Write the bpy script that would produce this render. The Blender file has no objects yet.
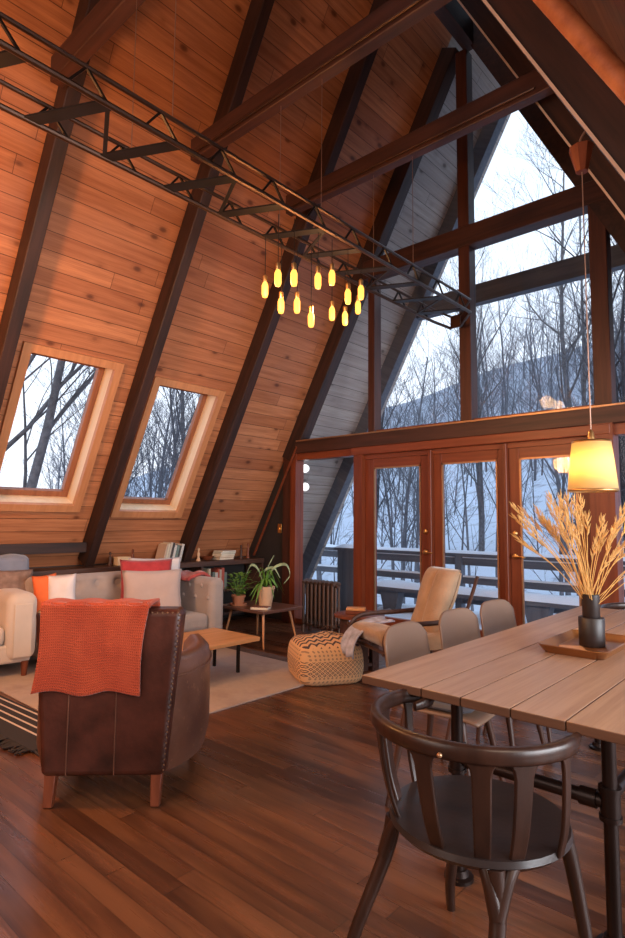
import bpy, math, random
from mathutils import Vector, Matrix
V = Vector
PI = math.pi
random.seed(7)
scene = bpy.context.scene
COL = scene.collection

# ------------------------------------------------------------------ camera
CAM_H = 1.28
def set_camera():
    yaw, pitch, roll, f = 0.73192, 0.087136, 0.0079438, 586.0
    fw = V((-math.sin(yaw)*math.cos(pitch), math.cos(yaw)*math.cos(pitch), math.sin(pitch)))
    r = V((math.cos(yaw), math.sin(yaw), 0)); u = r.cross(fw)
    r2 = r*math.cos(roll) + u*math.sin(roll); u2 = -r*math.sin(roll) + u*math.cos(roll)
    cd = bpy.data.cameras.new('camera'); c = bpy.data.objects.new('camera', cd); COL.objects.link(c)
    m = Matrix((r2, u2, -fw)).transposed().to_4x4(); m.translation = V((0, 0, CAM_H))
    c.matrix_world = m
    cd.sensor_fit = 'VERTICAL'; cd.sensor_height = 36; cd.lens = f*36/938; cd.clip_start = .05; cd.clip_end = 500
    scene.camera = c
set_camera()

# ------------------------------------------------------------------ world, lights, exposure
w = bpy.data.worlds.new('world'); scene.world = w; w.use_nodes = True
nt = w.node_tree; bg = nt.nodes['Background']
tc = nt.nodes.new('ShaderNodeTexCoord'); sx = nt.nodes.new('ShaderNodeSeparateXYZ'); rp = nt.nodes.new('ShaderNodeValToRGB')
nt.links.new(tc.outputs['Generated'], sx.inputs[0]); nt.links.new(sx.outputs['Z'], rp.inputs[0])
rp.color_ramp.elements[0].color = (.83, .88, .95, 1); rp.color_ramp.elements[1].color = (.50, .67, .90, 1)
rp.color_ramp.elements[1].position = .9
nt.links.new(rp.outputs[0], bg.inputs[0]); bg.inputs[1].default_value = 1.05

def area(name, loc, target, size, size_y, energy, color):
    l = bpy.data.lights.new(name, 'AREA'); l.shape = 'RECTANGLE'; l.size = size; l.size_y = size_y
    l.energy = energy; l.color = color
    o = bpy.data.objects.new(name, l); COL.objects.link(o); o.location = loc
    o.rotation_euler = (V(target)-V(loc)).to_track_quat('-Z', 'Y').to_euler(); return o
def point(name, loc, energy, color, r=.05):
    l = bpy.data.lights.new(name, 'POINT'); l.energy = energy; l.color = color; l.shadow_soft_size = r
    o = bpy.data.objects.new(name, l); COL.objects.link(o); o.location = loc; return o
area('back_fill_light', (-2.2, -2.2, 2.6), (-3.0, 5, 1.4), 3.0, 2.6, 50, (1.0, .90, .82))  # added soft fill behind the camera, the back wall has no window
area('side_fill_light', (2.9, 2.6, 1.5), (-3.0, 2.6, 1.6), 3.4, 1.5, 190, (.92, .95, 1.0))  # added cool fill from the right, the wall there is solid
area('overhead_fill_light', (.9, .6, 2.25), (-1.6, 2.0, 0), 1.2, 1.2, 22, (1.0, .78, .58))  # added unseen overhead fill that lifts the room, no fixture
point('left_room_lamp', (-3.6, .3, 2.3), 110, (1.0, .44, .14), .15)
point('near_room_lamp', (-1.7, .1, 2.2), 17, (1.0, .55, .26), .12)
scene.view_settings.view_transform = 'Standard'; scene.view_settings.look = 'None'
scene.view_settings.gamma = 1; scene.view_settings.use_curve_mapping = False
scene.view_settings.exposure = 0.80

# ------------------------------------------------------------------ materials
MATS = {}
def newmat(name):
    m = bpy.data.materials.new(name); m.use_nodes = True; MATS[name] = m
    n = m.node_tree; b = n.nodes['Principled BSDF']; return m, n, b
def node(n, t, **kw):
    x = n.nodes.new(t)
    for k, v in kw.items(): setattr(x, k, v)
    return x
def L(n, a, b): n.links.new(a, b)
def mth(n, op, a, b=None, c=None):
    x = n.nodes.new('ShaderNodeMath'); x.operation = op
    for i, v in enumerate((a, b, c)):
        if v is None: continue
        if isinstance(v, (int, float)): x.inputs[i].default_value = v
        else: L(n, v, x.inputs[i])
    return x.outputs[0]
def mixc(n, fac, a, b, mode='MIX'):
    x = n.nodes.new('ShaderNodeMix'); x.data_type = 'RGBA'; x.blend_type = mode
    for i, v in ((0, fac), (6, a), (7, b)):
        if isinstance(v, (int, float)): x.inputs[i].default_value = v
        elif isinstance(v, tuple): x.inputs[i].default_value = (*v, 1) if len(v) == 3 else v
        else: L(n, v, x.inputs[i])
    return x.outputs[2]
def noise(n, vec, scale, detail=3, rough=.55):
    x = n.nodes.new('ShaderNodeTexNoise'); x.inputs['Scale'].default_value = scale
    x.inputs['Detail'].default_value = detail; x.inputs['Roughness'].default_value = rough
    if vec is not None: L(n, vec, x.inputs['Vector'])
    return x.outputs['Fac']
def comb(n, x, y, z=0.0):
    c = n.nodes.new('ShaderNodeCombineXYZ')
    for i, v in enumerate((x, y, z)):
        if isinstance(v, (int, float)): c.inputs[i].default_value = v
        else: L(n, v, c.inputs[i])
    return c.outputs[0]
def bump(n, b, h, strength=.3, dist=.01):
    x = n.nodes.new('ShaderNodeBump'); x.inputs['Strength'].default_value = strength; x.inputs['Distance'].default_value = dist
    L(n, h, x.inputs['Height']); L(n, x.outputs[0], b.inputs['Normal'])
def ramp(n, fac, stops):
    x = n.nodes.new('ShaderNodeValToRGB'); e = x.color_ramp.elements
    while len(e) > 1: e.remove(e[0])
    for i, (p, c) in enumerate(stops):
        k = e[0] if i == 0 else e.new(p)
        k.position = p; k.color = (*c, 1) if len(c) == 3 else c
    L(n, fac, x.inputs[0]); return x.outputs[0]

def mat_planks(name, u, v, width, length, c1, c2, dark, rough=.5, knots=True, grain=1.0, groove=.045, spec=.4, bumpk=.5, gapmix=.75, patch=None):
    """boards running along coordinate u, width across v (object space)"""
    m, n, b = newmat(name)
    t = node(n, 'ShaderNodeTexCoord'); s = node(n, 'ShaderNodeSeparateXYZ'); L(n, t.outputs['Object'], s.inputs[0])
    U = s.outputs['XYZ'.index(u)]; W = s.outputs['XYZ'.index(v)]
    row = mth(n, 'FLOOR', mth(n, 'DIVIDE', W, width)); fr = mth(n, 'FRACT', mth(n, 'DIVIDE', W, width))
    wn = node(n, 'ShaderNodeTexWhiteNoise', noise_dimensions='1D'); L(n, row, wn.inputs['W'])
    us = mth(n, 'ADD', U, mth(n, 'MULTIPLY', wn.outputs['Value'], length*3.7))
    cell = mth(n, 'FLOOR', mth(n, 'DIVIDE', us, length)); fu = mth(n, 'FRACT', mth(n, 'DIVIDE', us, length))
    wn2 = node(n, 'ShaderNodeTexWhiteNoise', noise_dimensions='2D'); L(n, comb(n, row, cell), wn2.inputs['Vector'])
    rnd = wn2.outputs['Value']
    gv = comb(n, mth(n, 'MULTIPLY', us, 1.3), mth(n, 'ADD', mth(n, 'MULTIPLY', W, 26.0), mth(n, 'MULTIPLY', rnd, 9.0)), mth(n, 'MULTIPLY', rnd, 30.0))
    g = noise(n, gv, 1.0, 5, .6)
    gf = noise(n, comb(n, mth(n, 'MULTIPLY', us, 4.0), mth(n, 'MULTIPLY', W, 150.0)), 1.0, 3, .6)
    base = mixc(n, ramp(n, rnd, [(0, (0, 0, 0)), (1, (1, 1, 1))]), c1, c2)
    col = mixc(n, mth(n, 'MULTIPLY', ramp(n, g, [(.38, (0, 0, 0)), (.68, (1, 1, 1))]), .55*grain), base, dark)
    col = mixc(n, mth(n, 'MULTIPLY', ramp(n, gf, [(.45, (0, 0, 0)), (.7, (1, 1, 1))]), .3*grain), col, dark)
    if patch:
        pn = noise(n, comb(n, mth(n, 'MULTIPLY', us, .7), mth(n, 'MULTIPLY', W, 5.0)), 1.0, 3)
        col = mixc(n, mth(n, 'MULTIPLY', ramp(n, pn, [(.45, (0, 0, 0)), (.62, (1, 1, 1))]), .6), col, patch)
    if knots:
        vo = node(n, 'ShaderNodeTexVoronoi'); vo.inputs['Scale'].default_value = 1.0
        L(n, comb(n, mth(n, 'MULTIPLY', us, 3.1), mth(n, 'MULTIPLY', W, 5.3), row), vo.inputs['Vector'])
        kn = ramp(n, vo.outputs['Distance'], [(.0, (1, 1, 1)), (.075, (.9, .9, .9)), (.15, (.22, .22, .22)), (.28, (0, 0, 0))])
        col = mixc(n, mth(n, 'MULTIPLY', kn, .85), col, (dark[0]*.35, dark[1]*.3, dark[2]*.3))
    gap = mth(n, 'LESS_THAN', fr, groove); gap2 = mth(n, 'LESS_THAN', fu, .004/length*1.2)
    gp = mth(n, 'MAXIMUM', gap, gap2)
    col = mixc(n, mth(n, 'MULTIPLY', gp, gapmix), col, (dark[0]*.2, dark[1]*.2, dark[2]*.2))
    L(n, col, b.inputs['Base Color'])
    b.inputs['Specular IOR Level'].default_value = spec
    L(n, mth(n, 'ADD', mth(n, 'MULTIPLY', g, .25), rough-.1), b.inputs['Roughness'])
    h = mth(n, 'SUBTRACT', mth(n, 'MULTIPLY', g, .3), gp); bump(n, b, h, bumpk, .006)
    return m

def mat_wood(name, axis, c1, c2, rough=.5, scale=1.0, spec=.4):
    m, n, b = newmat(name)
    t = node(n, 'ShaderNodeTexCoord'); mp = node(n, 'ShaderNodeMapping'); L(n, t.outputs['Object'], mp.inputs[0])
    sc = [22*scale]*3; sc['XYZ'.index(axis)] = 1.6*scale; mp.inputs['Scale'].default_value = sc
    g = noise(n, mp.outputs[0], 1.0, 5, .62)
    L(n, ramp(n, g, [(.32, c1), (.68, c2)]), b.inputs['Base Color'])
    b.inputs['Roughness'].default_value = rough; b.inputs['Specular IOR Level'].default_value = spec
    bump(n, b, g, .2, .004); return m

def mat_plain(name, c, rough=.6, metal=0, var=.12, scale=8, bumps=0, bscale=60, spec=.5, sheen=0, trans=0, sss=0):
    m, n, b = newmat(name)
    t = node(n, 'ShaderNodeTexCoord')
    g = noise(n, t.outputs['Object'], scale, 4)
    a = tuple(max(0, x*(1-var)) for x in c); d = tuple(min(1, x*(1+var)) for x in c)
    L(n, ramp(n, g, [(.3, a), (.7, d)]), b.inputs['Base Color'])
    b.inputs['Roughness'].default_value = rough; b.inputs['Metallic'].default_value = metal
    b.inputs['Specular IOR Level'].default_value = spec
    if sheen: b.inputs['Sheen Weight'].default_value = sheen
    if trans: b.inputs['Transmission Weight'].default_value = trans
    if bumps:
        g2 = noise(n, t.outputs['Object'], bscale, 2); bump(n, b, g2, bumps, .004)
    return m

def mat_emit(name, c, strength, base=(0, 0, 0)):
    m, n, b = newmat(name); b.inputs['Base Color'].default_value = (*base, 1)
    b.inputs['Emission Color'].default_value = (*c, 1); b.inputs['Emission Strength'].default_value = strength; return m

pine = mat_planks('pine_boards', 'X', 'Y', .145, 2.7, (.60, .25, .115), (.44, .165, .072), (.22, .06, .024), rough=.42, spec=.35)
pine_out = mat_planks('daylit_soffit_boards', 'X', 'Y', .145, 2.7, (.50, .43, .38), (.42, .35, .31), (.25, .20, .18), rough=.7)  # same pine as inside, with the grey of daylight put into its colour
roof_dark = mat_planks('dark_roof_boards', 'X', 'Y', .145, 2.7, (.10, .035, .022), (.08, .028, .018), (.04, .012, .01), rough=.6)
floor_m = mat_planks('oak_strip_floor', 'X', 'Y', .083, 1.15, (.175, .070, .034), (.075, .027, .014), (.022, .008, .005), rough=.27, knots=False, groove=.03, spec=.5, bumpk=.22, grain=1.15, gapmix=.6, patch=(.21, .085, .038))
back_wall_m = mat_planks('back_wall_boards', 'X', 'Z', .145, 2.7, (.50, .24, .12), (.42, .18, .09), (.2, .07, .03), rough=.5)
beam_dark = mat_wood('dark_beam_wood', 'Y', (.018, .008, .006), (.048, .018, .012), .55)
beam_x = mat_wood('dark_brown_beam_along', 'X', (.035, .013, .009), (.075, .026, .017), .5)
beam_z = mat_wood('dark_brown_post', 'Z', (.045, .013, .008), (.085, .026, .015), .5)
frame_red = mat_wood('red_brown_frame', 'Z', (.13, .026, .010), (.21, .046, .016), .4)
frame_red_x = mat_wood('red_brown_rail', 'X', (.15, .032, .012), (.24, .055, .02), .4)
casing = mat_wood('light_pine_casing', 'Y', (.48, .20, .085), (.60, .27, .12), .45)
jamb = mat_wood('pale_pine_jamb', 'Y', (.78, .55, .33), (.86, .66, .44), .5)
sash = mat_wood('brown_sash', 'Y', (.24, .085, .04), (.34, .13, .06), .45)
black_wall = mat_plain('black_painted_wall', (.022, .018, .018), .6)
log_m = mat_wood('peeled_log', 'Y', (.26, .075, .028), (.44, .15, .06), .5, .6)
metal_black = mat_plain('black_steel', (.028, .022, .020), .42, .7)
metal_truss = mat_plain('bronze_steel', (.09, .048, .032), .38, .85)
pipe_m = mat_plain('dark_iron_pipe', (.022, .012, .010), .38, .6)
wire_m = mat_plain('thin_wire', (.35, .22, .17), .4, .6)
brass = mat_plain('brass', (.75, .45, .18), .3, 1)
edge_strip_m = mat_plain('pale_edge_strip', (.66, .50, .42), .5, .2)
brass_trim = mat_plain('copper_trim', (.40, .23, .13), .4, .8)
leather = None
def mk_leather():
    m, n, b = newmat('worn_brown_leather')
    t = node(n, 'ShaderNodeTexCoord')
    g = noise(n, t.outputs['Object'], 3.2, 6, .65); f = noise(n, t.outputs['Object'], 24, 5, .7)
    c = ramp(n, g, [(.3, (.075, .028, .018)), (.55, (.14, .058, .036)), (.75, (.24, .11, .07))])
    c = mixc(n, mth(n, 'MULTIPLY', ramp(n, f, [(.58, (0, 0, 0)), (.74, (1, 1, 1))]), .6), c, (.34, .17, .10))
    L(n, c, b.inputs['Base Color']); b.inputs['Roughness'].default_value = .36
    bump(n, b, f, .25, .004); return m
leather = mk_leather()
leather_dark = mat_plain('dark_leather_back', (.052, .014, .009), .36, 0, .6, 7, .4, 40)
leg_wood = mat_wood('reddish_leg_wood', 'Z', (.13, .032, .014), (.22, .060, .026), .4)
linen = mat_plain('cream_linen', (.60, .49, .41), .9, 0, .06, 6, .5, 260, .2, .3)
grey_fabric = mat_plain('grey_tufted_fabric', (.38, .31, .28), .9, 0, .1, 6, .5, 260, .2, .3)
blue_fabric = mat_plain('blue_grey_fabric', (.22, .24, .31), .9, 0, .15, 7, .5, 200, .2, .3)
brown_cushion_m = mat_plain('brown_grey_cushion_cloth', (.24, .16, .13), .9, 0, .25, 20, .5, 200, .2)
white_cloth = mat_plain('white_cotton', (.72, .66, .66), .9, 0, .06, 6, .3, 200, .2)
orange_cloth = mat_plain('orange_cotton', (.75, .16, .05), .9, 0, .1, 6, .3, 200, .2)
red_cloth = mat_plain('deep_red_cloth', (.42, .045, .05), .85, 0, .2, 12, .5, 120, .2, .2)
red_knit = mat_plain('soft_red_knit', (.44, .075, .065), .9, 0, .2, 12, .8, 90, .2, .3)
beige_cloth = mat_plain('beige_cushion_cloth', (.50, .38, .34), .9, 0, .07, 5, .4, 240, .2, .3)
def mk_waffle():
    m, n, b = newmat('orange_waffle_weave')
    t = node(n, 'ShaderNodeTexCoord'); s = node(n, 'ShaderNodeSeparateXYZ'); L(n, t.outputs['UV'], s.inputs[0])
    a = mth(n, 'SINE', mth(n, 'MULTIPLY', s.outputs[0], 2*PI*52)); c = mth(n, 'SINE', mth(n, 'MULTIPLY', s.outputs[1], 2*PI*66))
    h = mth(n, 'MAXIMUM', a, c)
    g = noise(n, t.outputs['UV'], 3, 3)
    base = ramp(n, g, [(.3, (.36, .046, .018)), (.7, (.50, .078, .028))])
    L(n, mixc(n, mth(n, 'MULTIPLY', mth(n, 'LESS_THAN', h, .25), .28), base, (.30, .035, .012)), b.inputs['Base Color'])
    b.inputs['Roughness'].default_value = .95; b.inputs['Sheen Weight'].default_value = .2; b.inputs['Specular IOR Level'].default_value = .15
    bump(n, b, h, .55, .005); return m
waffle = mk_waffle()
table_m = mat_planks('dining_table_oak', 'Y', 'X', 50, 90, (.42, .27, .185), (.42, .27, .185), (.23, .125, .08), rough=.34, knots=False, spec=.5, bumpk=.15, grain=.9, gapmix=0)
table_edge = mat_wood('dark_table_edge', 'X', (.075, .035, .022), (.13, .065, .04), .5)  # darker wood for the side faces of the planks
coffee_m = mat_wood('honey_wood', 'Y', (.50, .23, .09), (.68, .34, .14), .4)
dark_table = mat_wood('dark_side_table_wood', 'X', (.10, .045, .032), (.17, .08, .055), .3)
pale_leg = mat_wood('copper_toned_leg', 'Z', (.60, .28, .13), (.72, .36, .18), .4)
shelf_m = mat_wood('dark_shelf_wood', 'Y', (.050, .024, .018), (.10, .048, .032), .45)
taupe = mat_plain('taupe_moulded_shell', (.21, .12, .078), .5, 0, .04, 5, .1, 200)
pad_m = mat_plain('blue_grey_seat_pad', (.085, .085, .10), .4, 0, .06, 6)
dark_leg = mat_wood('dark_walnut_leg', 'Z', (.045, .020, .014), (.085, .036, .024), .4)
armwood = mat_wood('dark_stained_bentwood', 'Z', (.020, .009, .0065), (.042, .018, .012), .33)
seatwood = mat_plain('dark_seat_leather', (.026, .019, .019), .30, 0, .15, 4, .08, 50)
terracotta = mat_plain('terracotta', (.52, .20, .10), .8)
beigepot = mat_plain('beige_clay_pot', (.66, .42, .26), .7)
leaf = mat_plain('green_leaf', (.11, .25, .035), .5, 0, .4, 12)
leaf2 = mat_plain('pale_variegated_leaf', (.32, .42, .24), .5, 0, .5, 14)
soil = mat_plain('soil', (.03, .02, .015), .9)
rad_m = mat_plain('brown_cast_iron', (.13, .075, .055), .42, .4)
sheep = mat_plain('cream_sheepskin', (.42, .27, .17), .95, 0, .14, 10, .9, 90, .1, .5)
carved = mat_plain('dark_carved_wood', (.065, .026, .018), .5, 0, .4, 20, .4, 60)
tray_m = mat_plain('brass_brown_tray', (.26, .10, .032), .32, .45, .12)
vase_m = mat_plain('dark_stone_vase', (.016, .009, .008), .45, 0, .3, 14)
snow = mat_plain('snow', (.74, .79, .87), .9, 0, .03, .5, .2, 6, .2)
deck_m = mat_wood('weathered_deck_wood', 'X', (.075, .080, .10), (.12, .125, .15), .7)
deckz = mat_wood('weathered_deck_post', 'Z', (.085, .090, .115), (.13, .14, .17), .7)
bark = mat_plain('grey_bark', (.15, .14, .145), .9, 0, .35, 9, .6, 40, .1)
bark_dark = mat_plain('dark_bark', (.060, .055, .060), .9, 0, .35, 9, .6, 40, .1)
bark_mist = mat_plain('pale_grey_bark', (.15, .15, .17), .9, 0, .25, 5, 0, 40, .1)
snow_blanket = mat_plain('blue_white_cloth', (.45, .47, .60), .9, 0, .3, 18)
glass = None
def mk_glass():
    m = bpy.data.materials.new('window_glass'); m.use_nodes = True; n = m.node_tree
    for x in list(n.nodes):
        if x.type == 'BSDF_PRINCIPLED': n.nodes.remove(x)
    o = [x for x in n.nodes if x.type == 'OUTPUT_MATERIAL'][0]
    t = n.nodes.new('ShaderNodeBsdfTransparent'); t.inputs[0].default_value = (.97, .98, 1, 1)
    g = n.nodes.new('ShaderNodeBsdfGlossy'); g.inputs['Roughness'].default_value = .02
    mx = n.nodes.new('ShaderNodeMixShader'); mx.inputs[0].default_value = .007
    L(n, t.outputs[0], mx.inputs[1]); L(n, g.outputs[0], mx.inputs[2]); L(n, mx.outputs[0], o.inputs[0]); return m
glass = mk_glass()
def mk_translucent(name, c, tr=.6, emit=0, ec=(1, .6, .2)):
    m = bpy.data.materials.new(name); m.use_nodes = True; n = m.node_tree
    b = n.nodes['Principled BSDF']; o = [x for x in n.nodes if x.type == 'OUTPUT_MATERIAL'][0]
    b.inputs['Base Color'].default_value = (*c, 1); b.inputs['Roughness'].default_value = .8
    t = n.nodes.new('ShaderNodeBsdfTranslucent'); t.inputs[0].default_value = (*c, 1)
    mx = n.nodes.new('ShaderNodeMixShader'); mx.inputs[0].default_value = tr
    L(n, b.outputs[0], mx.inputs[1]); L(n, t.outputs[0], mx.inputs[2]); L(n, mx.outputs[0], o.inputs[0])
    return m
shade_m = mk_translucent('amber_lamp_shade', (.97, .82, .54), .75)
straw = mk_translucent('dried_grass', (.80, .50, .17), .3)
straw2 = mk_translucent('dried_grass_head', (.84, .56, .22), .3)
bulb_glow = mat_emit('bulb_filament_glow', (1, .62, .18), 22)
bulb_amber = mat_emit('small_bulb_amber_glow', (1, .40, .055), 1.5, (.4, .2, .05))
def mk_pouf():
    m, n, b = newmat('woven_pouf_pattern')
    t = node(n, 'ShaderNodeTexCoord'); s = node(n, 'ShaderNodeSeparateXYZ'); L(n, t.outputs['Object'], s.inputs[0])
    hx = mth(n, 'ADD', s.outputs[0], s.outputs[1]); z = s.outputs[2]
    k = 24.0
    a = mth(n, 'ABSOLUTE', mth(n, 'SUBTRACT', mth(n, 'FRACT', mth(n, 'MULTIPLY', hx, k)), .5))
    c = mth(n, 'ABSOLUTE', mth(n, 'SUBTRACT', mth(n, 'FRACT', mth(n, 'MULTIPLY', z, k*1.2)), .5))
    d = mth(n, 'ADD', a, c)
    stripe = mth(n, 'LESS_THAN', mth(n, 'ABSOLUTE', mth(n, 'SUBTRACT', mth(n, 'FRACT', mth(n, 'MULTIPLY', d, 2.0)), .5)), .17)
    rows = mth(n, 'GREATER_THAN', mth(n, 'SINE', mth(n, 'MULTIPLY', hx, 190.0)), mth(n, 'SUBTRACT', .75, mth(n, 'MULTIPLY', mth(n, 'SINE', mth(n, 'MULTIPLY', z, 220.0)), .75)))
    mid = mth(n, 'MULTIPLY', mth(n, 'GREATER_THAN', z, .075), mth(n, 'LESS_THAN', z, .19))
    topm = mth(n, 'GREATER_THAN', z, .285)
    zig = mth(n, 'LESS_THAN', mth(n, 'FRACT', mth(n, 'ADD', mth(n, 'MULTIPLY', s.outputs[1], 15.0), mth(n, 'MULTIPLY', mth(n, 'ABSOLUTE', mth(n, 'SUBTRACT', mth(n, 'FRACT', mth(n, 'MULTIPLY', s.outputs[0], 15.0)), .5)), 1.1))), .42)
    f = mth(n, 'ADD', mth(n, 'MULTIPLY', mid, stripe), mth(n, 'MULTIPLY', mth(n, 'SUBTRACT', 1.0, mid), mth(n, 'MULTIPLY', rows, .55)))
    f = mth(n, 'ADD', mth(n, 'MULTIPLY', f, mth(n, 'SUBTRACT', 1.0, topm)), mth(n, 'MULTIPLY', topm, zig))
    L(n, mixc(n, f, (.74, .45, .24), (.075, .055, .065)), b.inputs['Base Color'])
    b.inputs['Roughness'].default_value = .95; bump(n, b, rows, .5, .004); return m
pouf_m = mk_pouf()
def mk_rug():
    m, n, b = newmat('faded_pale_rug')
    t = node(n, 'ShaderNodeTexCoord')
    g = noise(n, t.outputs['Object'], 2.0, 5, .7); f = noise(n, t.outputs['Object'], 30, 3, .7)
    c = ramp(n, g, [(.3, (.40, .30, .26)), (.5, (.52, .42, .37)), (.7, (.44, .37, .35))])
    L(n, mixc(n, mth(n, 'MULTIPLY', f, .35), c, (.30, .24, .23)), b.inputs['Base Color'])
    b.inputs['Roughness'].default_value = .95; bump(n, b, f, .5, .005); return m
rug_m = mk_rug()
def mk_striped():
    m, n, b = newmat('striped_runner_weave')
    t = node(n, 'ShaderNodeTexCoord'); s = node(n, 'ShaderNodeSeparateXYZ'); L(n, t.outputs['Object'], s.inputs[0])
    f = mth(n, 'LESS_THAN', mth(n, 'FRACT', mth(n, 'MULTIPLY', s.outputs[1], 17.0)), .25)
    inner = mth(n, 'GREATER_THAN', s.outputs[1], .11)
    L(n, mixc(n, mth(n, 'MULTIPLY', f, inner), (.030, .028, .036), (.62, .54, .50)), b.inputs['Base Color']); b.inputs['Roughness'].default_value = .95; return m
striped_m = mk_striped()
def mk_ground():
    m, n, b = newmat('snowy_wooded_ground')
    t = node(n, 'ShaderNodeTexCoord')
    g = noise(n, t.outputs['Object'], .35, 6, .7); f = noise(n, t.outputs['Object'], 2.2, 6, .75)
    s = node(n, 'ShaderNodeSeparateXYZ'); L(n, t.outputs['Object'], s.inputs[0])
    hi = ramp(n, mth(n, 'MULTIPLY', s.outputs[2], .08), [(.15, (0, 0, 0)), (.75, (1, 1, 1))])
    c = mixc(n, mth(n, 'MULTIPLY', ramp(n, f, [(.52, (0, 0, 0)), (.66, (1, 1, 1))]), .65), (.68, .74, .84), (.20, .19, .22))
    c2 = mixc(n, ramp(n, f, [(.40, (0, 0, 0)), (.62, (1, 1, 1))]), (.40, .43, .49), (.24, .25, .29))
    L(n, mixc(n, hi, c, c2), b.inputs['Base Color']); b.inputs['Roughness'].default_value = 1; b.inputs['Specular IOR Level'].default_value = .1; return m
ground_m = mk_ground()

# ------------------------------------------------------------------ mesh helpers
class MB:
    def __init__(s): s.v = []; s.f = []; s.uv = None
    def add(s, vs, fs):
        k = len(s.v); s.v += [V(x) for x in vs]; s.f += [tuple(i+k for i in f) for f in fs]; return s
    def box(s, x0, x1, y0, y1, z0, z1):
        return s.add([(x, y, z) for z in (z0, z1) for y in (y0, y1) for x in (x0, x1)],
                     [(0, 2, 3, 1), (4, 5, 7, 6), (0, 1, 5, 4), (2, 6, 7, 3), (0, 4, 6, 2), (1, 3, 7, 5)])
    def prism(s, poly, a, b, axis='z'):
        """polygon in the two other axes, extruded from a to b along axis"""
        def P(p, t):
            return {'z': (p[0], p[1], t), 'y': (p[0], t, p[1]), 'x': (t, p[0], p[1])}[axis]
        n = len(poly); vs = [P(p, a) for p in poly]+[P(p, b) for p in poly]
        fs = [tuple(range(n))[::-1], tuple(range(n, 2*n))]+[(i, (i+1) % n, n+(i+1) % n, n+i) for i in range(n)]
        return s.add(vs, fs)
    def beam(s, p, q, w, h, up=(0, 0, 1), w2=None, h2=None):
        p = V(p); q = V(q); d = (q-p).normalized(); up = V(up)
        if abs(d.dot(up.normalized())) > .98: up = V((1, 0, 0)) if abs(d.x) < .9 else V((0, 1, 0))
        a = d.cross(up).normalized(); b = a.cross(d).normalized()
        w2 = w if w2 is None else w2; h2 = h if h2 is None else h2
        vs = []
        for c, ww, hh in ((p, w, h), (q, w2, h2)):
            vs += [c-a*ww/2-b*hh/2, c+a*ww/2-b*hh/2, c+a*ww/2+b*hh/2, c-a*ww/2+b*hh/2]
        return s.add(vs, [(3, 2, 1, 0), (4, 5, 6, 7), (0, 1, 5, 4), (1, 2, 6, 5), (2, 3, 7, 6), (3, 0, 4, 7)])
    def tube(s, pts, r, n=10, caps=True, flat=1.0, up=None):
        pts = [V(p) for p in pts]; m = len(pts); rs = r if isinstance(r, (list, tuple)) else [r]*m
        t0 = (pts[1]-pts[0]).normalized(); a = V(up) if up else (V((0, 0, 1)) if abs(t0.z) < .9 else V((1, 0, 0)))
        a = (a-t0*a.dot(t0)).normalized(); vs = []
        for i in range(m):
            t = (pts[min(i+1, m-1)]-pts[max(i-1, 0)]).normalized()
            a = (a-t*a.dot(t)).normalized(); b = t.cross(a)
            for k in range(n):
                g = 2*PI*k/n; vs.append(pts[i]+(a*math.cos(g)+b*math.sin(g)*flat)*rs[i])
        fs = [(i*n+k, i*n+(k+1) % n, (i+1)*n+(k+1) % n, (i+1)*n+k) for i in range(m-1) for k in range(n)]
        if caps: fs += [tuple(range(n))[::-1], tuple(range((m-1)*n, m*n))]
        return s.add(vs, fs)
    def lathe(s, prof, n=24, c=(0, 0, 0), cap=True):
        vs = []; c = V(c)
        for r, z in prof:
            for k in range(n): vs.append(c+V((r*math.cos(2*PI*k/n), r*math.sin(2*PI*k/n), z)))
        m = len(prof)
        fs = [(i*n+k, i*n+(k+1) % n, (i+1)*n+(k+1) % n, (i+1)*n+k) for i in range(m-1) for k in range(n)]
        if cap: fs += [tuple(range(n))[::-1], tuple(range((m-1)*n, m*n))]
        return s.add(vs, fs)
    def ball(s, c, r, n=12, m=8, sq=(1, 1, 1)):
        prof = [(max(1e-4, math.sin(PI*i/m)), -math.cos(PI*i/m)) for i in range(m+1)]
        k = len(s.v); s.lathe(prof, n)
        for i in range(k, len(s.v)): s.v[i] = V(c)+V((s.v[i].x*r*sq[0], s.v[i].y*r*sq[1], s.v[i].z*r*sq[2]))
        return s
    def grid(s, fn, nu, nv, uv=False):
        k = len(s.v)
        for j in range(nv+1):
            for i in range(nu+1): s.v.append(V(fn(i/nu, j/nv)))
        for j in range(nv):
            for i in range(nu):
                a = k+j*(nu+1)+i; s.f.append((a, a+1, a+nu+2, a+nu+1))
        if uv: s.uv = [(i/nu, j/nv) for j in range(nv+1) for i in range(nu+1)]
        return s
    def pillow(s, w, h, t, M=None, pinch=.06, n=14, lumps=0.0, seed=1):
        """cushion in local xy, thickness z"""
        rnd = random.Random(seed); ph = [rnd.random()*6 for _ in range(4)]
        def prof(u, v, sg):
            x = 2*u-1; y = 2*v-1
            f = (max(0, 1-abs(x)**2.6)*max(0, 1-abs(y)**2.6))**.5
            px = x*(1-pinch*(1-y*y))*w/2; py = y*(1-pinch*(1-x*x))*h/2
            z = sg*t/2*f*(1+lumps*math.sin(5*x+ph[0])*math.cos(4*y+ph[1]))
            return (M @ V((px, py, z))) if M else V((px, py, z))
        s.grid(lambda u, v: prof(u, v, 1), n, n); s.grid(lambda u, v: prof(1-u, v, -1), n, n); return s
    def xf(s, M):
        s.v = [M @ v for v in s.v]; return s

def smooth_by_angle(me, ang=40):
    me.shade_smooth()
    try: me.set_sharp_from_angle(angle=math.radians(ang))
    except Exception: pass

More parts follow.
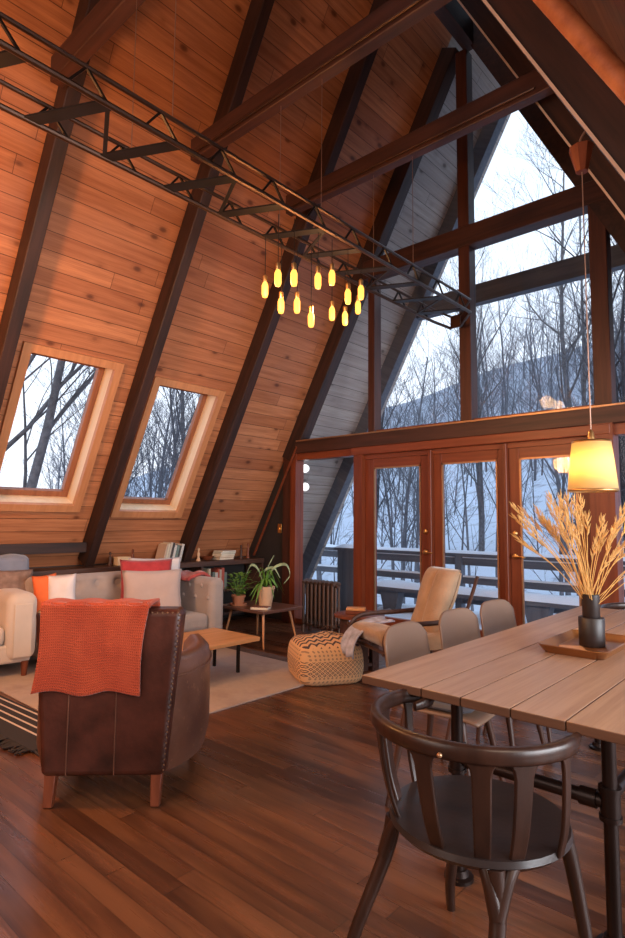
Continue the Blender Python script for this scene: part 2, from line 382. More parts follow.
def obj(name, mb, mat, parent=None, smooth=True, bevel=0, seg=2, sub=0, ang=40, weld=False, loc=None, rotz=None, matrix=None, solid=0):
    me = bpy.data.meshes.new(name); me.from_pydata([tuple(v) for v in mb.v], [], mb.f); me.update()
    if mb.uv:
        ul = me.uv_layers.new(name='UVMap')
        for lp in me.loops: ul.data[lp.index].uv = mb.uv[lp.vertex_index]
    if weld:
        import bmesh
        bm = bmesh.new(); bm.from_mesh(me); bmesh.ops.remove_doubles(bm, verts=bm.verts, dist=1e-5)
        bmesh.ops.recalc_face_normals(bm, faces=bm.faces); bm.to_mesh(me); bm.free()
    me.materials.append(mat)
    o = bpy.data.objects.new(name, me); COL.objects.link(o)
    if parent is not None: o.parent = parent
    if matrix is not None: o.matrix_local = matrix
    if loc is not None: o.location = loc
    if rotz is not None: o.rotation_euler = (0, 0, rotz)
    if smooth: smooth_by_angle(me, ang)
    if solid:
        md = o.modifiers.new('s', 'SOLIDIFY'); md.thickness = solid; md.offset = 0
    if bevel:
        md = o.modifiers.new('b', 'BEVEL'); md.width = bevel; md.segments = seg; md.limit_method = 'ANGLE'; md.angle_limit = math.radians(35)
        md.harden_normals = False
        if seg > 1 and smooth: me.shade_smooth(); me.set_sharp_from_angle(angle=math.radians(75)) if bevel < .01 else me.shade_smooth()
    if sub:
        md = o.modifiers.new('ss', 'SUBSURF'); md.levels = sub; md.render_levels = sub; me.shade_smooth()
    return o
def struct(name, mb, mat, parent=None, **k):
    o = obj(name, mb, mat, parent, smooth=k.pop('smooth', False), **k)
    if parent is None: o['kind'] = 'structure'
    return o
def root_struct(name, loc=(0, 0, 0), matrix=None):
    o = bpy.data.objects.new(name, None); COL.objects.link(o); o.location = loc; o['kind'] = 'structure'
    o.empty_display_size = .1
    if matrix is not None: o.matrix_world = matrix
    return o
def thing(name, label, cat, loc=(0, 0, 0), rotz=0, group=None):
    o = bpy.data.objects.new(name, None); COL.objects.link(o); o.location = loc; o.rotation_euler = (0, 0, rotz)
    o.empty_display_size = .1; o['label'] = label; o['category'] = cat
    if group: o['group'] = group
    return o
def tag(o, label, cat, group=None, kind=None):
    o['label'] = label; o['category'] = cat
    if group: o['group'] = group
    if kind: o['kind'] = kind
    return o
def dup(root, loc, rotz, label=None, group=None, scale=None):
    r = root.copy(); COL.objects.link(r); r.location = loc; r.rotation_euler = (0, 0, rotz)
    if scale: r.scale = (scale,)*3
    if label: r['label'] = label
    if group: r['group'] = group
    for ch in list(root.children):
        c = ch.copy(); COL.objects.link(c); c.parent = r
        for g in list(ch.children):
            d = g.copy(); COL.objects.link(d); d.parent = c
    return r
def spline(pts, n=8):
    """Catmull-Rom through points"""
    P = [V(p) for p in pts]; P = [P[0]*2-P[1]]+P+[P[-1]*2-P[-2]]; out = []
    for i in range(1, len(P)-2):
        for k in range(n):
            t = k/n; a, b, c, d = P[i-1], P[i], P[i+1], P[i+2]
            out.append(.5*((2*b)+(c-a)*t+(2*a-5*b+4*c-d)*t*t+(3*b-a-3*c+d)*t**3))
    out.append(P[-2]); return out

# ------------------------------------------------------------------ room frame geometry
YG = 5.44; YB = -2.4
SL = 1.8176; TH = math.atan(SL); NL = math.hypot(1, SL)
DEPTH = .19
X0L = -(11.46+DEPTH*NL)/SL
ML = Matrix(((0, math.cos(TH), math.sin(TH), X0L), (1, 0, 0, 0), (0, math.sin(TH), -math.cos(TH), 0), (0, 0, 0, 1)))
SR = 1.95; THR = math.atan(SR); NR = math.hypot(1, SR); DR = .30
X0R = (1.415+DR*NR)/SR
MR = Matrix(((0, -math.cos(THR), -math.sin(THR), X0R), (-1, 0, 0, 0), (0, math.sin(THR), -math.cos(THR), 0), (0, 0, 0, 1)))
def vl(z): return z/math.sin(TH)
def vr(z): return z/math.sin(THR)
def xin(z, off=0): return (z-11.46)/SL - off      # inner line of the left rafters at height z
def xrin(z): return (1.415-z)/SR
RIDGE_X, RIDGE_Z = -2.666, 6.61

# floor
struct('floor', MB().box(-7.2, 3.2, YB, YG+.1, -.12, 0), floor_m)

# left sloped wall with two skylight holes
sky = [(1.94, 2.86, 1.357, 2.756), (3.22, 4.12, 1.31, 2.71)]
top_v = vl(7.05)
mb = MB(); T = -.22
ys = [YB, sky[0][0], sky[0][1], sky[1][0], sky[1][1], YG+.02]
for i in range(5):
    a, b = ys[i], ys[i+1]
    if i in (1, 3):
        s_ = sky[0] if i == 1 else sky[1]
        mb.box(a, b, -.1, vl(s_[2]), T, 0); mb.box(a, b, vl(s_[3]), top_v, T, 0)
    else: mb.box(a, b, -.1, top_v, T, 0)
struct('wall_left', mb, pine, matrix=ML)
struct('wall_left_overhang', MB().box(YG+.02, 7.05, -.4, top_v, T, 0), pine_out, matrix=ML)
# right sloped roof, from a dormer header upwards
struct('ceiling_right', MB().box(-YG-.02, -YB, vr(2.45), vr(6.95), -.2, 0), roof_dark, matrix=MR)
struct('ceiling_right_overhang', MB().box(-7.05, -YG-.02, vr(1.2), vr(6.95), -.2, 0), pine_out, matrix=MR)
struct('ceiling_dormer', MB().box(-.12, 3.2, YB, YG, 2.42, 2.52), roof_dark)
struct('wall_right', MB().box(3.1, 3.25, YB, YG, 0, 2.45), back_wall_m)
struct('wall_back', MB().prism([(-6.9, 0), (3.2, 0), (3.2, 2.5), (-.35, 2.5), (-2.666, 7.1)], YB-.12, YB, 'y'), back_wall_m)

# rafters and collar ties
def rafter_l(y, w, name='roof_rafter', mat=beam_dark, z0=.0, d=DEPTH):
    o = struct(name, MB().box(y-w/2, y+w/2, vl(z0), vl(6.5), 0, d), mat, matrix=ML, bevel=.006, seg=1); return o
def rafter_r(y, w, name='roof_rafter', z0=2.3, d=DR):
    return struct(name, MB().box(-y-w/2, -y+w/2, vr(z0), vr(6.60), 0, d), beam_dark, matrix=MR, bevel=.006, seg=1)
for y, w_ in ((-1.1, .10), (.45, .10), (1.785, .10), (3.06, .10), (4.30, .11)):
    rafter_l(y, w_, z0=.86)
rafter_r(2.86, .12, d=.23); rafter_r(4.2, .12)
# warm edge strips on the right rafters (thin, paler than the rafters)
for y, w_, dd in ((2.86, .12, .23), (4.2, .12, .30)):
    struct('trim_edge_strip', MB().box(-y+w_/2, -y+w_/2+.012, vr(2.3), vr(6.3), dd-.012, dd+.002), edge_strip_m, matrix=MR)
struct('ridge_beam', MB().box(RIDGE_X-.06, RIDGE_X+.06, YB, YG, 6.28, 6.58), beam_dark)
def tie(y, z0, z1, x0, x1, w_=.09, mat=beam_x):
    o = struct('collar_tie', MB().box(x0, x1, y-w_/2, y+w_/2, z0, z1), mat, bevel=.006, seg=1); return o
tie(1.66, 4.31, 4.50, xin(4.4)-.06, xrin(4.4)+.15)
tie(2.85, 4.31, 4.50, xin(4.4)-.06, xrin(4.4)+.15)
tie(4.0, 4.31, 4.50, xin(4.4)-.06, xrin(4.4)+.20)
tie(.3, 4.31, 4.50, xin(4.4)-.06, xrin(4.4)+.15)
# bronze conduit under two ties
for y in (2.85, 4.0):
    struct('trim_conduit', MB().tube([(xin(4.3)+.1, y-.058, 4.345), (xrin(4.35)+.05, y-.058, 4.345)], .010, 8), metal_truss, smooth=True)

# peeled log pole by the right slope
a = V((-.68, 2.0, 3.145)); b = V((-.448, 2.0, 2.70)); d_ = (b-a).normalized()
lp = [a-d_*2.2, a-d_*1.0, a, b, b+d_*.55]
struct('log_pole', MB().tube(lp, [.036, .034, .037, .035, .036], 16), log_m, smooth=True)

# ------------------------------------------------------------------ gable wall
GY0, GY1 = 5.40, 5.54
struct('sill_beam', MB().box(-5.13, 3.0, GY0-.03, GY1, 2.125, 2.29), beam_x, bevel=.006, seg=1)
struct('trim_sill_cap', MB().box(-5.10, 3.0, GY0-.045, GY0-.03, 2.272, 2.288), brass_trim)
struct('gable_tie', MB().box(-4.05, -1.2, GY0-.03, GY1, 4.115, 4.33), beam_x, bevel=.006, seg=1)
# gable rafters
struct('gable_rafter', MB().box(5.38, 5.54, vl(2.1), vl(6.45), -.05, DEPTH), beam_dark, matrix=ML, bevel=.006, seg=1)
GR = MB().prism([(-1.38+.05-.02, 3.76), (-.2, 1.6), (.15, 1.6), (-2.45, 6.6), (-2.75, 6.6), (-2.675, 6.345)], 5.38, 5.54, 'y')
struct('gable_rafter', GR, beam_dark)
struct('trim_roof_edge', MB().box(5.355, 5.38, vl(.9), vl(2.3), DEPTH-.012, DEPTH+.004), frame_red_x, matrix=ML)
# posts above the sill beam
for nm, x0, x1, zt in (('upper_post', -3.99, -3.90, 4.15), ('king_post', -2.825, -2.70, 6.3), ('upper_post', -1.545, -1.40, 4.3)):
    struct(nm, MB().box(x0, x1, GY0-.01, GY1-.01, 2.28, zt), beam_z, bevel=.005, seg=1)
# solid dark wall at the left of the doors, and the trimmed frame
struct('wall_gable', MB().prism([(-6.6, 0), (-5.37, 0), (-5.37, 2.13), (-5.13, 2.13), (-5.13, 2.14), (-5.38, 2.14)], 5.44, 5.54, 'y'), black_wall)
struct('trim_1', MB().box(-5.37, -5.22, 5.41, 5.54, 0, 2.13), beam_z)
struct('trim_2', MB().box(-5.22, -5.13, 5.39, 5.54, 0, 2.13), frame_red)
struct('trim_3', MB().box(-4.19, -4.07, 5.38, 5.54, 0, 2.13), frame_red)
struct('trim_4', MB().box(-5.13, -4.19, 5.41, 5.54, 0, .06).box(-5.13, -4.19, 5.41, 5.54, 2.04, 2.13), frame_red_x)
struct('trim_5', MB().box(-4.22, -1.42, 5.365, 5.42, 2.035, 2.125), frame_red_x, bevel=.006, seg=1)
struct('trim_6', MB().box(-1.60, -1.40, 5.37, 5.54, 0, 2.13), frame_red)
struct('trim_7', MB().box(-1.2, 3.0, 5.42, 5.54, 0, .3).box(-1.40, 3.0, 5.42, 5.54, 2.03, 2.13), frame_red_x)
struct('trim_8', MB().box(-4.07, -1.60, 5.42, 5.54, 1.985, 2.04), frame_red_x)
for k, x in enumerate((-3.205, -2.385)):
    struct('trim_%d' % (9+k), MB().box(x, x+.035, 5.385, 5.54, 0, 2.03), frame_red, bevel=.004, seg=1)

def window_pane(name, poly, y=5.475):
    return struct(name, MB().prism(poly, y, y+.008, 'y'), glass)
window_pane('window_3', [(-5.13, .06), (-4.19, .06), (-4.19, 2.04), (-5.13, 2.04)])
window_pane('window_4', [(-4.96, 2.29), (-3.99, 2.29), (-3.99, 4.05)])
window_pane('window_5', [(-3.90, 2.29), (-2.84, 2.29), (-2.84, 4.115), (-3.90, 4.115)])
window_pane('window_6', [(-2.71, 2.29), (-1.54, 2.29), (-1.54, 4.115), (-2.71, 4.115)])
window_pane('window_7', [(-1.45, 2.29), (-.7, 2.29), (-1.45, 3.75)])
window_pane('window_8', [(-3.92, 4.33), (-2.84, 4.33), (-2.84, 6.2)])
window_pane('window_9', [(-2.71, 4.33), (-1.75, 4.33), (-2.71, 6.2)])
window_pane('window_10', [(-1.40, .3), (2.9, .3), (2.9, 2.03), (-1.40, 2.03)])
# thin light stops along glass edges
for k, (x0, x1, z) in enumerate(((-3.90, -2.84, 2.295), (-2.71, -1.55, 2.295))):
    struct('trim_%d' % (11+k), MB().box(x0, x1, 5.43, 5.47, z-.01, z+.018), frame_red_x)

def make_door(n, x0, x1, gx0, gx1, hx):
    r = root_struct('door_%d' % n, (x0, 5.44, 0))
    wd = x1-x0; g0, g1 = gx0-x0, gx1-x0
    obj('door_stile', MB().box(0, g0, 0, .06, .01, 1.985), frame_red, r, smooth=False, bevel=.004, seg=1)
    obj('door_stile', MB().box(g1, wd, 0, .06, .01, 1.985), frame_red, r, smooth=False, bevel=.004, seg=1)
    obj('door_rail', MB().box(g0, g1, 0, .06, 1.885, 1.985), frame_red_x, r, smooth=False)
    obj('door_rail', MB().box(g0, g1, 0, .06, .01, .22), frame_red_x, r, smooth=False)
    obj('door_pane', MB().box(g0, g1, .025, .033, .22, 1.885), glass, r, smooth=False)
    obj('glazing_bead', MB().box(g0, g0+.016, -.006, .01, .22, 1.885).box(g1-.016, g1, -.006, .01, .22, 1.885).box(g0, g1, -.006, .01, 1.868, 1.885), brass_trim, r, smooth=False)
    if hx is not None:
        X = hx-x0
        obj('door_handle', MB().tube([(X, -.004, .955), (X, -.05, .955)], .011, 10).tube([(X, -.05, .955), (X+.11, -.05, .95)], .009, 10).ball((X, -.01, .955), .028, sq=(1, .35, 1)), brass, r)
        obj('door_lock', MB().ball((X, -.005, 1.17), .026, sq=(1, .45, 1)).box(X-.004, X+.004, -.03, 0, 1.155, 1.185), brass, r)
make_door(1, -4.07, -3.205, -3.942, -3.325, -3.27)
make_door(2, -3.17, -2.385, -3.073, -2.463, None)
make_door(3, -2.35, -1.60, -2.245, -1.72, -2.30)

# light switch on the dark wall
sw = thing('light_switch', 'brass light switch plate on the dark wall left of the glazed doors', 'switch', (-5.45, 5.44, 1.17))
obj('plate', MB().box(-.035, .035, -.008, 0, -.06, .06), brass, sw, bevel=.003)
obj('toggle', MB().box(-.006, .006, -.022, -.006, -.012, .012), brass, sw)

# ------------------------------------------------------------------ skylights in the left slope
def make_skylight(n, s_):
    y0, y1, z0, z1 = s_; v0, v1 = vl(z0), vl(z1); c = .075
    r = root_struct('window_%d' % n, matrix=ML)
    fr = MB().box(y0, y1, v0, v0+c, -.01, .035).box(y0, y1, v1-c, v1, -.01, .035).box(y0, y0+c, v0+c, v1-c, -.01, .035).box(y1-c, y1, v0+c, v1-c, -.01, .035)
    obj('window_casing', fr, casing, r, smooth=False)
    jb = MB().box(y0, y0+c, v0, v1, -.22, -.01).box(y1-c, y1, v0, v1, -.22, -.01).box(y0+c, y1-c, v0, v0+c, -.22, -.01).box(y0+c, y1-c, v1-c, v1, -.22, -.01)
    obj('window_jamb', jb, jamb, r, smooth=False)
    a0, a1, b0, b1 = y0+c, y1-c, v0+c, v1-c; k = .06
    sh = MB().box(a0, a1, b0, b0+k, -.21, -.15).box(a0, a1, b1-k, b1, -.21, -.15).box(a0, a0+k, b0+k, b1-k, -.21, -.15).box(a1-k, a1, b0+k, b1-k, -.21, -.15)
    obj('window_sash', sh, sash, r, smooth=False, bevel=.004, seg=1)
    obj('window_pane', MB().box(a0+k, a1-k, b0+k, b1-k, -.19, -.182), glass, r, smooth=False)
    obj('window_handle', MB().box((a0+a1)/2-.05, (a0+a1)/2+.05, b1-k*.8, b1-k*.3, -.15, -.135), metal_black, r, smooth=False)
make_skylight(1, sky[0]); make_skylight(2, sky[1])

# ------------------------------------------------------------------ low plate and shelf along the left wall
struct('trim_plate', MB().box(-6.12, -5.86, -2.4, 3.01, .93, 1.03), beam_dark)
struct('wall_knee', MB().box(-6.25, -6.09, -2.4, 5.44, 0, .95), black_wall)
sh = thing('low_bookshelf', 'long low dark wooden bookshelf built along the foot of the sloping wall', 'bookshelf', (-5.85, 4.2, 0))
obj('top_board', MB().box(-.22, .14, -1.9, 1.22, .715, .775), shelf_m, sh, bevel=.004, seg=1)
obj('bottom_board', MB().box(-.20, .12, -1.9, 1.22, .10, .135), shelf_m, sh, bevel=.004, seg=1)
obj('middle_board', MB().box(-.20, .12, -1.9, 1.22, .39, .42), shelf_m, sh, bevel=.004, seg=1)
for y in (-1.9, -.85, .2, 1.19): obj('divider', MB().box(-.20, .12, y, y+.03, 0, .715), shelf_m, sh)

# ------------------------------------------------------------------ rugs
rg = obj('area_rug', MB().box(-5.6, -3.16, 1.78, 3.98, 0, .012), rug_m, bevel=.004)
tag(rg, 'large faded pale beige rug under the coffee table', 'rug')
bd = obj('rug_strip', MB().box(-5.6, -3.16, 3.86, 3.985, .0122, .0135), mat_plain('rug_dark_strip', (.10, .07, .07), .95, 0, .3, 9), rg)  # thin dark strip along the far edge of the rug
rt = thing('striped_runner', 'dark runner with white stripes and ragged fringe beside the leather armchair', 'rug', (-3.33, 1.45, 0), math.radians(3))
obj('runner_weave', MB().box(-2.6, 0, 0, .33, .013, .022), striped_m, rt)
fm = MB(); rr = random.Random(3)
for k in range(21):
    y = .01+k*.0155
    fm.tube([(0, y, .018), (.04, y+rr.uniform(-.01, .01), .016), (.07+rr.uniform(0, .04), y+rr.uniform(-.02, .02), .012)], .006, 5)
for k in range(90):
    x = -1.5+k*.0165
    fm.tube([(x, 0, .018), (x+rr.uniform(-.015, .015), -.03, .016), (x+rr.uniform(-.03, .03), -.05-rr.uniform(0, .03), .012)], .006, 5)
fo = obj('fringe', fm, mat_plain('dark_fringe', (.04, .035, .04), .95), rt); fo['kind'] = 'stuff'

# ------------------------------------------------------------------ leather armchair
lc = thing('leather_armchair', 'worn dark brown leather club armchair with its back to the viewer', 'armchair', (-2.51, 1.45, 0), math.radians(44.4))
OX = -.03
bk = MB()
def backf(u, v):
    pass
# back slab (profile widening upwards, rounded)
outer = []
nz = 8
for j in range(nz+1):
    t = j/nz; z = .13+t*.735; hw = .275+.06*t
    outer.append((hw, z))
poly = [(OX-hw, z) for hw, z in outer]+[(OX+hw, z) for hw, z in reversed(outer)]
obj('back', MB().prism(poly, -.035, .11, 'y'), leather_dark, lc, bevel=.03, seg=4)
for sg in (-1, 1):
    path = spline([(.255, -.02), (.345, .10), (.405, .28), (.405, .48), (.355, .66)], 6)
    sec = [(.02, .13), (.0, .22), (-.0, .40), (-.0, .55), (.010, .60), (.045, .632), (.09, .627), (.125, .59), (.135, .50), (.135, .13)]
    am = MB(); n_ = len(sec); P = []
    for i, p in enumerate(path):
        t = (path[min(i+1, len(path)-1)]-path[max(i-1, 0)]).normalized(); nn = V((-t.y, t.x)); p2 = V((p[0], p[1]))
        lift = .06*max(0, 1-i/8.0)**2
        for (o_, z) in sec:
            q = p2+nn*o_; P.append((OX+sg*q.x, q.y, z+(lift if z > .45 else 0)))
    F = []
    for i in range(len(path)-1):
        for k in range(n_):
            a_ = i*n_+k; b_ = i*n_+(k+1) % n_; c_ = (i+1)*n_+(k+1) % n_; d2 = (i+1)*n_+k
            F.append((a_, b_, c_, d2) if sg > 0 else (d2, c_, b_, a_))
    F.append(tuple(range(n_))); F.append(tuple(range((len(path)-1)*n_, len(path)*n_)))
    am.add(P, F)
    arm = obj('arm', am, leather, lc, ang=55, weld=True)
    pp = [(OX+sg*(p[0]+.003), p[1], .55+.0*i) for i, p in enumerate(path)]
    obj('piping', MB().tube(pp, .006, 8), leather, arm)
obj('seat_cushion', MB().box(OX-.25, OX+.25, .10, .66, .30, .44), leather, lc, bevel=.04, seg=4)
obj('seat_base', MB().prism([(OX-.27, .0), (OX+.27, .0), (OX+.35, .2), (OX+.36, .45), (OX+.32, .64), (OX-.32, .64), (OX-.36, .45), (OX-.35, .2)], .13, .30, 'z'), leather, lc, bevel=.02)
for sx_, y in ((-1, .01), (1, .01), (-1, .58), (1, .58)):
    x = OX+sx_*(.235 if y < .1 else .30)
    obj('leg', MB().beam((x, y, .16), (x, y-(.03 if y < .1 else -.02), 0), .052, .05, (0, 1, 0), .04, .038), leg_wood, lc, bevel=.004)
nm_ = MB()
for k in range(30):
    z = .16+k*.0235; hw = .275+.06*(z-.13)/.735
    nm_.ball((OX+hw-.008, -.036, z), .0045, 6, 4)
for k in range(28): nm_.ball((OX-.315+k*.0233, -.03, .852), .0045, 6, 4)
obj('nail_trim', nm_, mat_plain('aged_nail', (.22, .12, .07), .5, .5), lc)
for x in (-.16, .05): obj('seam', MB().tube([(OX+x, -.0365, .14), (OX+x, -.0365, .50)], .003, 6), leather, lc)
# orange throw over its back
def throwf(u, v):
    # v along length: 0 bottom of back side ... 1 front side end
    Ls = .40; Lt = .17; Lf = .20; tot = Ls+Lt+Lf; s = v*tot
    x = -.318+u*.475+(.022*(u)*(1-min(1, s/Ls)))*0
    xs = x+.012*math.sin(9*s+3*u)
    if s < Ls:
        z = .50+s; y = -.052-.006*math.sin(7*u+2)*(1-s/Ls)-.004*math.sin(18*u+4*s)
        z += .012*math.sin(11*u)*(1-s/Ls)
        xs += (-.03)*(1-s/Ls)
    elif s < Ls+Lt:
        a = (s-Ls)/Lt*PI; y = .037-.090*math.cos(a); z = .885+.0*a; z = .868+.026*math.sin(a)**.5+.004*math.sin(20*u)
    else:
        z = .868-(s-Ls-Lt); y = .128+.01*math.sin(8*u)
    return (xs, y, z)
th = obj('throw_blanket', MB().grid(throwf, 40, 60, uv=True), waffle, smooth=True, solid=.014, loc=(-2.51, 1.45, 0), rotz=math.radians(44.4), ang=180)
tag(th, 'orange waffle-knit throw draped over the back of the leather armchair', 'throw')

# ------------------------------------------------------------------ sofa (faces +x)
SFX, SFY = -5.05, 2.95      # centre of footprint; length along y 1.9, depth .9
sf = thing('tufted_sofa', 'low light grey sofa with button-tufted back and arms along the sloping wall', 'sofa', (SFX, SFY, 0))
def tuft(u, v, w_, h_, depth, nb, mb_):
    x = u*w_; y = v*h_; dz = 0
    for j in range(mb_):
        for i in range(nb):
            cx = (i+.5+(.0 if j % 2 == 0 else .5))*w_/nb; cy = (j+.5)*h_/mb_
            if cx > w_: continue
            dd = ((x-cx)**2+(y-cy)**2)**.5
            dz -= depth*math.exp(-(dd/.045)**2)
    e = min(u, 1-u, v, 1-v); dz += -.05*max(0, 1-e/.10)**2
    return dz
bb = MB(); W_, H_ = 1.46, .40
bb.grid(lambda u, v: (-.235+tuft(u, v, W_, H_, .055, 7, 2)+.06*(1-v), -.73+u*W_, .36+v*H_), 62, 20)
obj('back_cushioning', bb, grey_fabric, sf, ang=180)
obj('back', MB().box(-.43, -.255, -.76, .90, .10, .755), grey_fabric, sf, bevel=.05, seg=4)
for sg in (1,):
    y0, y1 = (.72, .90)
    ar = obj('arm', MB().box(-.42, .44, y0, y1, .10, .70), grey_fabric, sf, bevel=.065, seg=5)
    for k in range(3):
        for j in range(2):
            obj('button', MB().ball((-.12+k*.2+j*.1, (y0 if sg > 0 else y1), .62-j*.11), .022, 10, 6, (1, .5, 1)), grey_fabric, ar)
obj('seat_cushion', MB().box(-.24, .42, -.72, -.005, .21, .365), grey_fabric, sf, bevel=.05, seg=4)
obj('seat_cushion', MB().box(-.24, .42, .005, .72, .21, .365), grey_fabric, sf, bevel=.05, seg=4)
obj('seat_base', MB().box(-.40, .40, -.72, .84, .09, .22), grey_fabric, sf, bevel=.02)
for x, y in ((-.36, -.68), (.36, -.68), (-.36, .82), (.36, .82)):
    obj('leg', MB().lathe([(.018, 0), (.026, .10)], 12, (x, y, 0)), dark_leg, sf)

def cushion(name, label, w_, h_, t_, c, ax, tilt, mat, roll=0, seed=1, cat='cushion', parent=None):
    """ax: yaw in degrees of the cushion's face direction, tilt back in degrees"""
    o = obj(name, MB().pillow(w_, h_, t_, None, .07, 16, .12, seed), mat, parent, ang=180, weld=True)
    fdir = V((math.cos(math.radians(ax))*math.cos(math.radians(tilt)), math.sin(math.radians(ax))*math.cos(math.radians(tilt)), math.sin(math.radians(tilt))))
    side = V((0, 0, 1)).cross(fdir).normalized(); up = fdir.cross(side)
    m = Matrix((side, up, fdir)).transposed() @ Matrix.Rotation(math.radians(roll), 3, 'Z')
    m = m.to_4x4(); m.translation = V(c); o.matrix_world = m
    tag(o, label, cat); return o
cushion('cushion', 'large square beige-grey linen cushion leaning at the middle of the sofa', .56, .44, .15, (-4.88, 3.18, .585), -25, 14, beige_cloth, 0, 3)
cushion('cushion', 'deep red cushion behind the beige one on the sofa', .50, .46, .12, (-5.02, 3.20, .665), -25, 10, red_cloth, 0, 4)
cushion('cushion', 'white cushion peeking out behind the red one on the sofa', .52, .45, .10, (-5.12, 3.36, .675), -25, 8, white_cloth, 0, 5)
wc = cushion('cushion', 'white cushion with orange side standing at the left end of the sofa', .24, .34, .12, (-5.0, 2.36, .63), -40, 8, white_cloth, 4, 6)
cushion('cushion', 'bright orange cushion tucked beside the white one at the sofa end', .20, .34, .12, (-5.10, 2.27, .63), -10, 4, orange_cloth, 6, 7)
def rthrow(u, v):
    y = .81+(v-.5)*.30; s = abs(v-.5)*2
    z = .715+.010*math.sin(13*u+5*v)+.014*math.sin(7*v+u*3)-(.05*s**3)
    return (-.38+u*.52, y, z)
rt2 = obj('red_throw', MB().grid(rthrow, 24, 18), red_knit, solid=.03, loc=(SFX, SFY, 0), ang=180)
tag(rt2, 'crumpled soft red throw lying on the right arm of the sofa', 'throw')

# ------------------------------------------------------------------ cream armchair at the left
ca = thing('cream_armchair', 'cream linen armchair with rounded arms at the left edge of the picture', 'armchair', (-5.38, 1.75, 0), math.radians(-6))
for sg in (-1, 1):
    y0, y1 = (-.50, -.28) if sg < 0 else (.20, .44)
    obj('arm', MB().box(-.36, .42, y0, y1, .13, .675), linen, ca, bevel=.085, seg=6)
    obj('arm_front_panel', MB().box(.415, .428, y0+.05, y1-.05, .17, .59), linen, ca, bevel=.01)
obj('back', MB().box(-.46, -.28, -.50, .50, .13, .90), linen, ca, bevel=.08, seg=5)
obj('seat_cushion', MB().box(-.30, .40, -.28, .20, .26, .42), linen, ca, bevel=.05, seg=4)
obj('seat_base', MB().box(-.42, .38, -.46, .40, .12, .27), linen, ca, bevel=.02)
for x, y in ((-.36, -.42), (.36, -.42), (-.36, .36), (.36, .36)):
    obj('leg', MB().lathe([(.020, 0), (.030, .13)], 12, (x, y, 0)), leg_wood, ca)
def bthrow(u, v):
    Ls, Lt = .34, .22; tot = Ls*2+Lt; s = v*tot; y = -.30+u*.83+.01*math.sin(9*s)
    if s < Ls: x = -.255; z = .57+s
    elif s < Ls+Lt: a = (s-Ls)/Lt*PI; x = -.370+.115*math.cos(a); z = .90+.03*math.sin(a)
    else: x = -.485; z = .90-(s-Ls-Lt)
    return (x+.010*math.sin(22*u), y, z+.008*math.sin(22*u+1))
bt = obj('blanket', MB().grid(bthrow, 40, 40), blue_fabric, solid=.025, loc=(-5.38, 1.75, 0), rotz=math.radians(-6), ang=180)
tag(bt, 'blue-grey blanket folded over the back of the cream armchair', 'blanket')
cushion('cushion', 'brown-grey cushion behind the arm of the cream armchair', .36, .30, .12, (-5.42, 2.10, .68), -20, 12, brown_cushion_m, 0, 8)

# ------------------------------------------------------------------ coffee table
ct = thing('coffee_table', 'low honey-coloured wooden coffee table with thin black legs', 'table', (-3.92, 2.90, .012))
obj('tabletop', MB().box(-.30, .30, -.58, .50, .272, .305), coffee_m, ct, bevel=.006)
for x, y in ((-.19, .42), (.12, .42), (-.19, -.5), (.12, -.5)):
    obj('leg', MB().box(x-.011, x+.011, y-.011, y+.011, 0, .272), metal_black, ct)

# ------------------------------------------------------------------ side table with plants
st = thing('side_table', 'low dark side table on splayed copper-toned legs in the corner', 'table', (-4.62, 4.33, 0))
obj('tabletop', MB().box(-.37, .34, -.27, .30, .345, .375), dark_table, st, bevel=.005)
for x, y in ((-.3, -.2), (.27, -.2), (-.3, .24), (.27, .24)):
    obj('leg', MB().tube([(x*.85, y*.85, .345), (x*1.08, y*1.1, 0)], [.015, .009], 10), pale_leg, st)
def leaf_blade(mb_, p0, p1, p2, w_, n=6):
    pts = spline([p0, p1, p2], n)
    side = (V(p2)-V(p0)).cross(V((0, 0, 1)))
    if side.length < 1e-4: side = V((1, 0, 0))
    side.normalize(); vs = []; m = len(pts)
    for i, p in enumerate(pts):
        t = i/(m-1); ww = w_*(math.sin(PI*(.12+.88*t))**.7 if t < 1 else .02)
        vs += [p-side*ww, p+V((0, 0, -.15*ww)), p+side*ww]
    fs = []
    for i in range(m-1):
        k = 3*i; fs += [(k, k+1, k+4, k+3), (k+1, k+2, k+5, k+4)]
    mb_.add(vs, fs)
p1 = thing('potted_plant', 'bushy small-leaved green plant in a terracotta pot on the side table', 'plant', (-4.82, 4.20, .375))
obj('pot', MB().lathe([(.050, 0), (.068, .085), (.074, .085), (.076, .105), (.066, .105), (.062, .09)], 24), terracotta, p1)
obj('saucer', MB().lathe([(.085, 0), (.092, .018), (.086, .018), (.02, .006)], 24), terracotta, p1)
obj('soil', MB().lathe([(.001, .088), (.062, .088)], 20, cap=False), soil, p1)
fo = MB(); sm = MB(); rr = random.Random(11)
for k in range(90):
    a = rr.uniform(0, 2*PI); r_ = rr.uniform(.02, .12); h = rr.uniform(.14, .33); 
    c = V((math.cos(a)*r_, math.sin(a)*r_, h)); dv = V((math.cos(a), math.sin(a), rr.uniform(-.3, .7))).normalized()*.055
    leaf_blade(fo, c, c+dv*.5+V((0, 0, .008)), c+dv, .017, 3)
    if k % 4 == 0: sm.tube([(0, 0, .09), (c.x*.5, c.y*.5, h*.7), tuple(c)], .0025, 5)
obj('foliage', fo, leaf, p1); obj('stems', sm, leaf, p1)
p2 = thing('potted_plant', 'tall plant with arching pale strap leaves in a beige pot on the side table', 'plant', (-4.54, 4.33, .375))
p2.scale = (1.12, 1.12, 1.18)
obj('pot', MB().lathe([(.058, 0), (.082, .155), (.088, .155), (.088, .178), (.078, .178), (.074, .155)], 24), beigepot, p2)
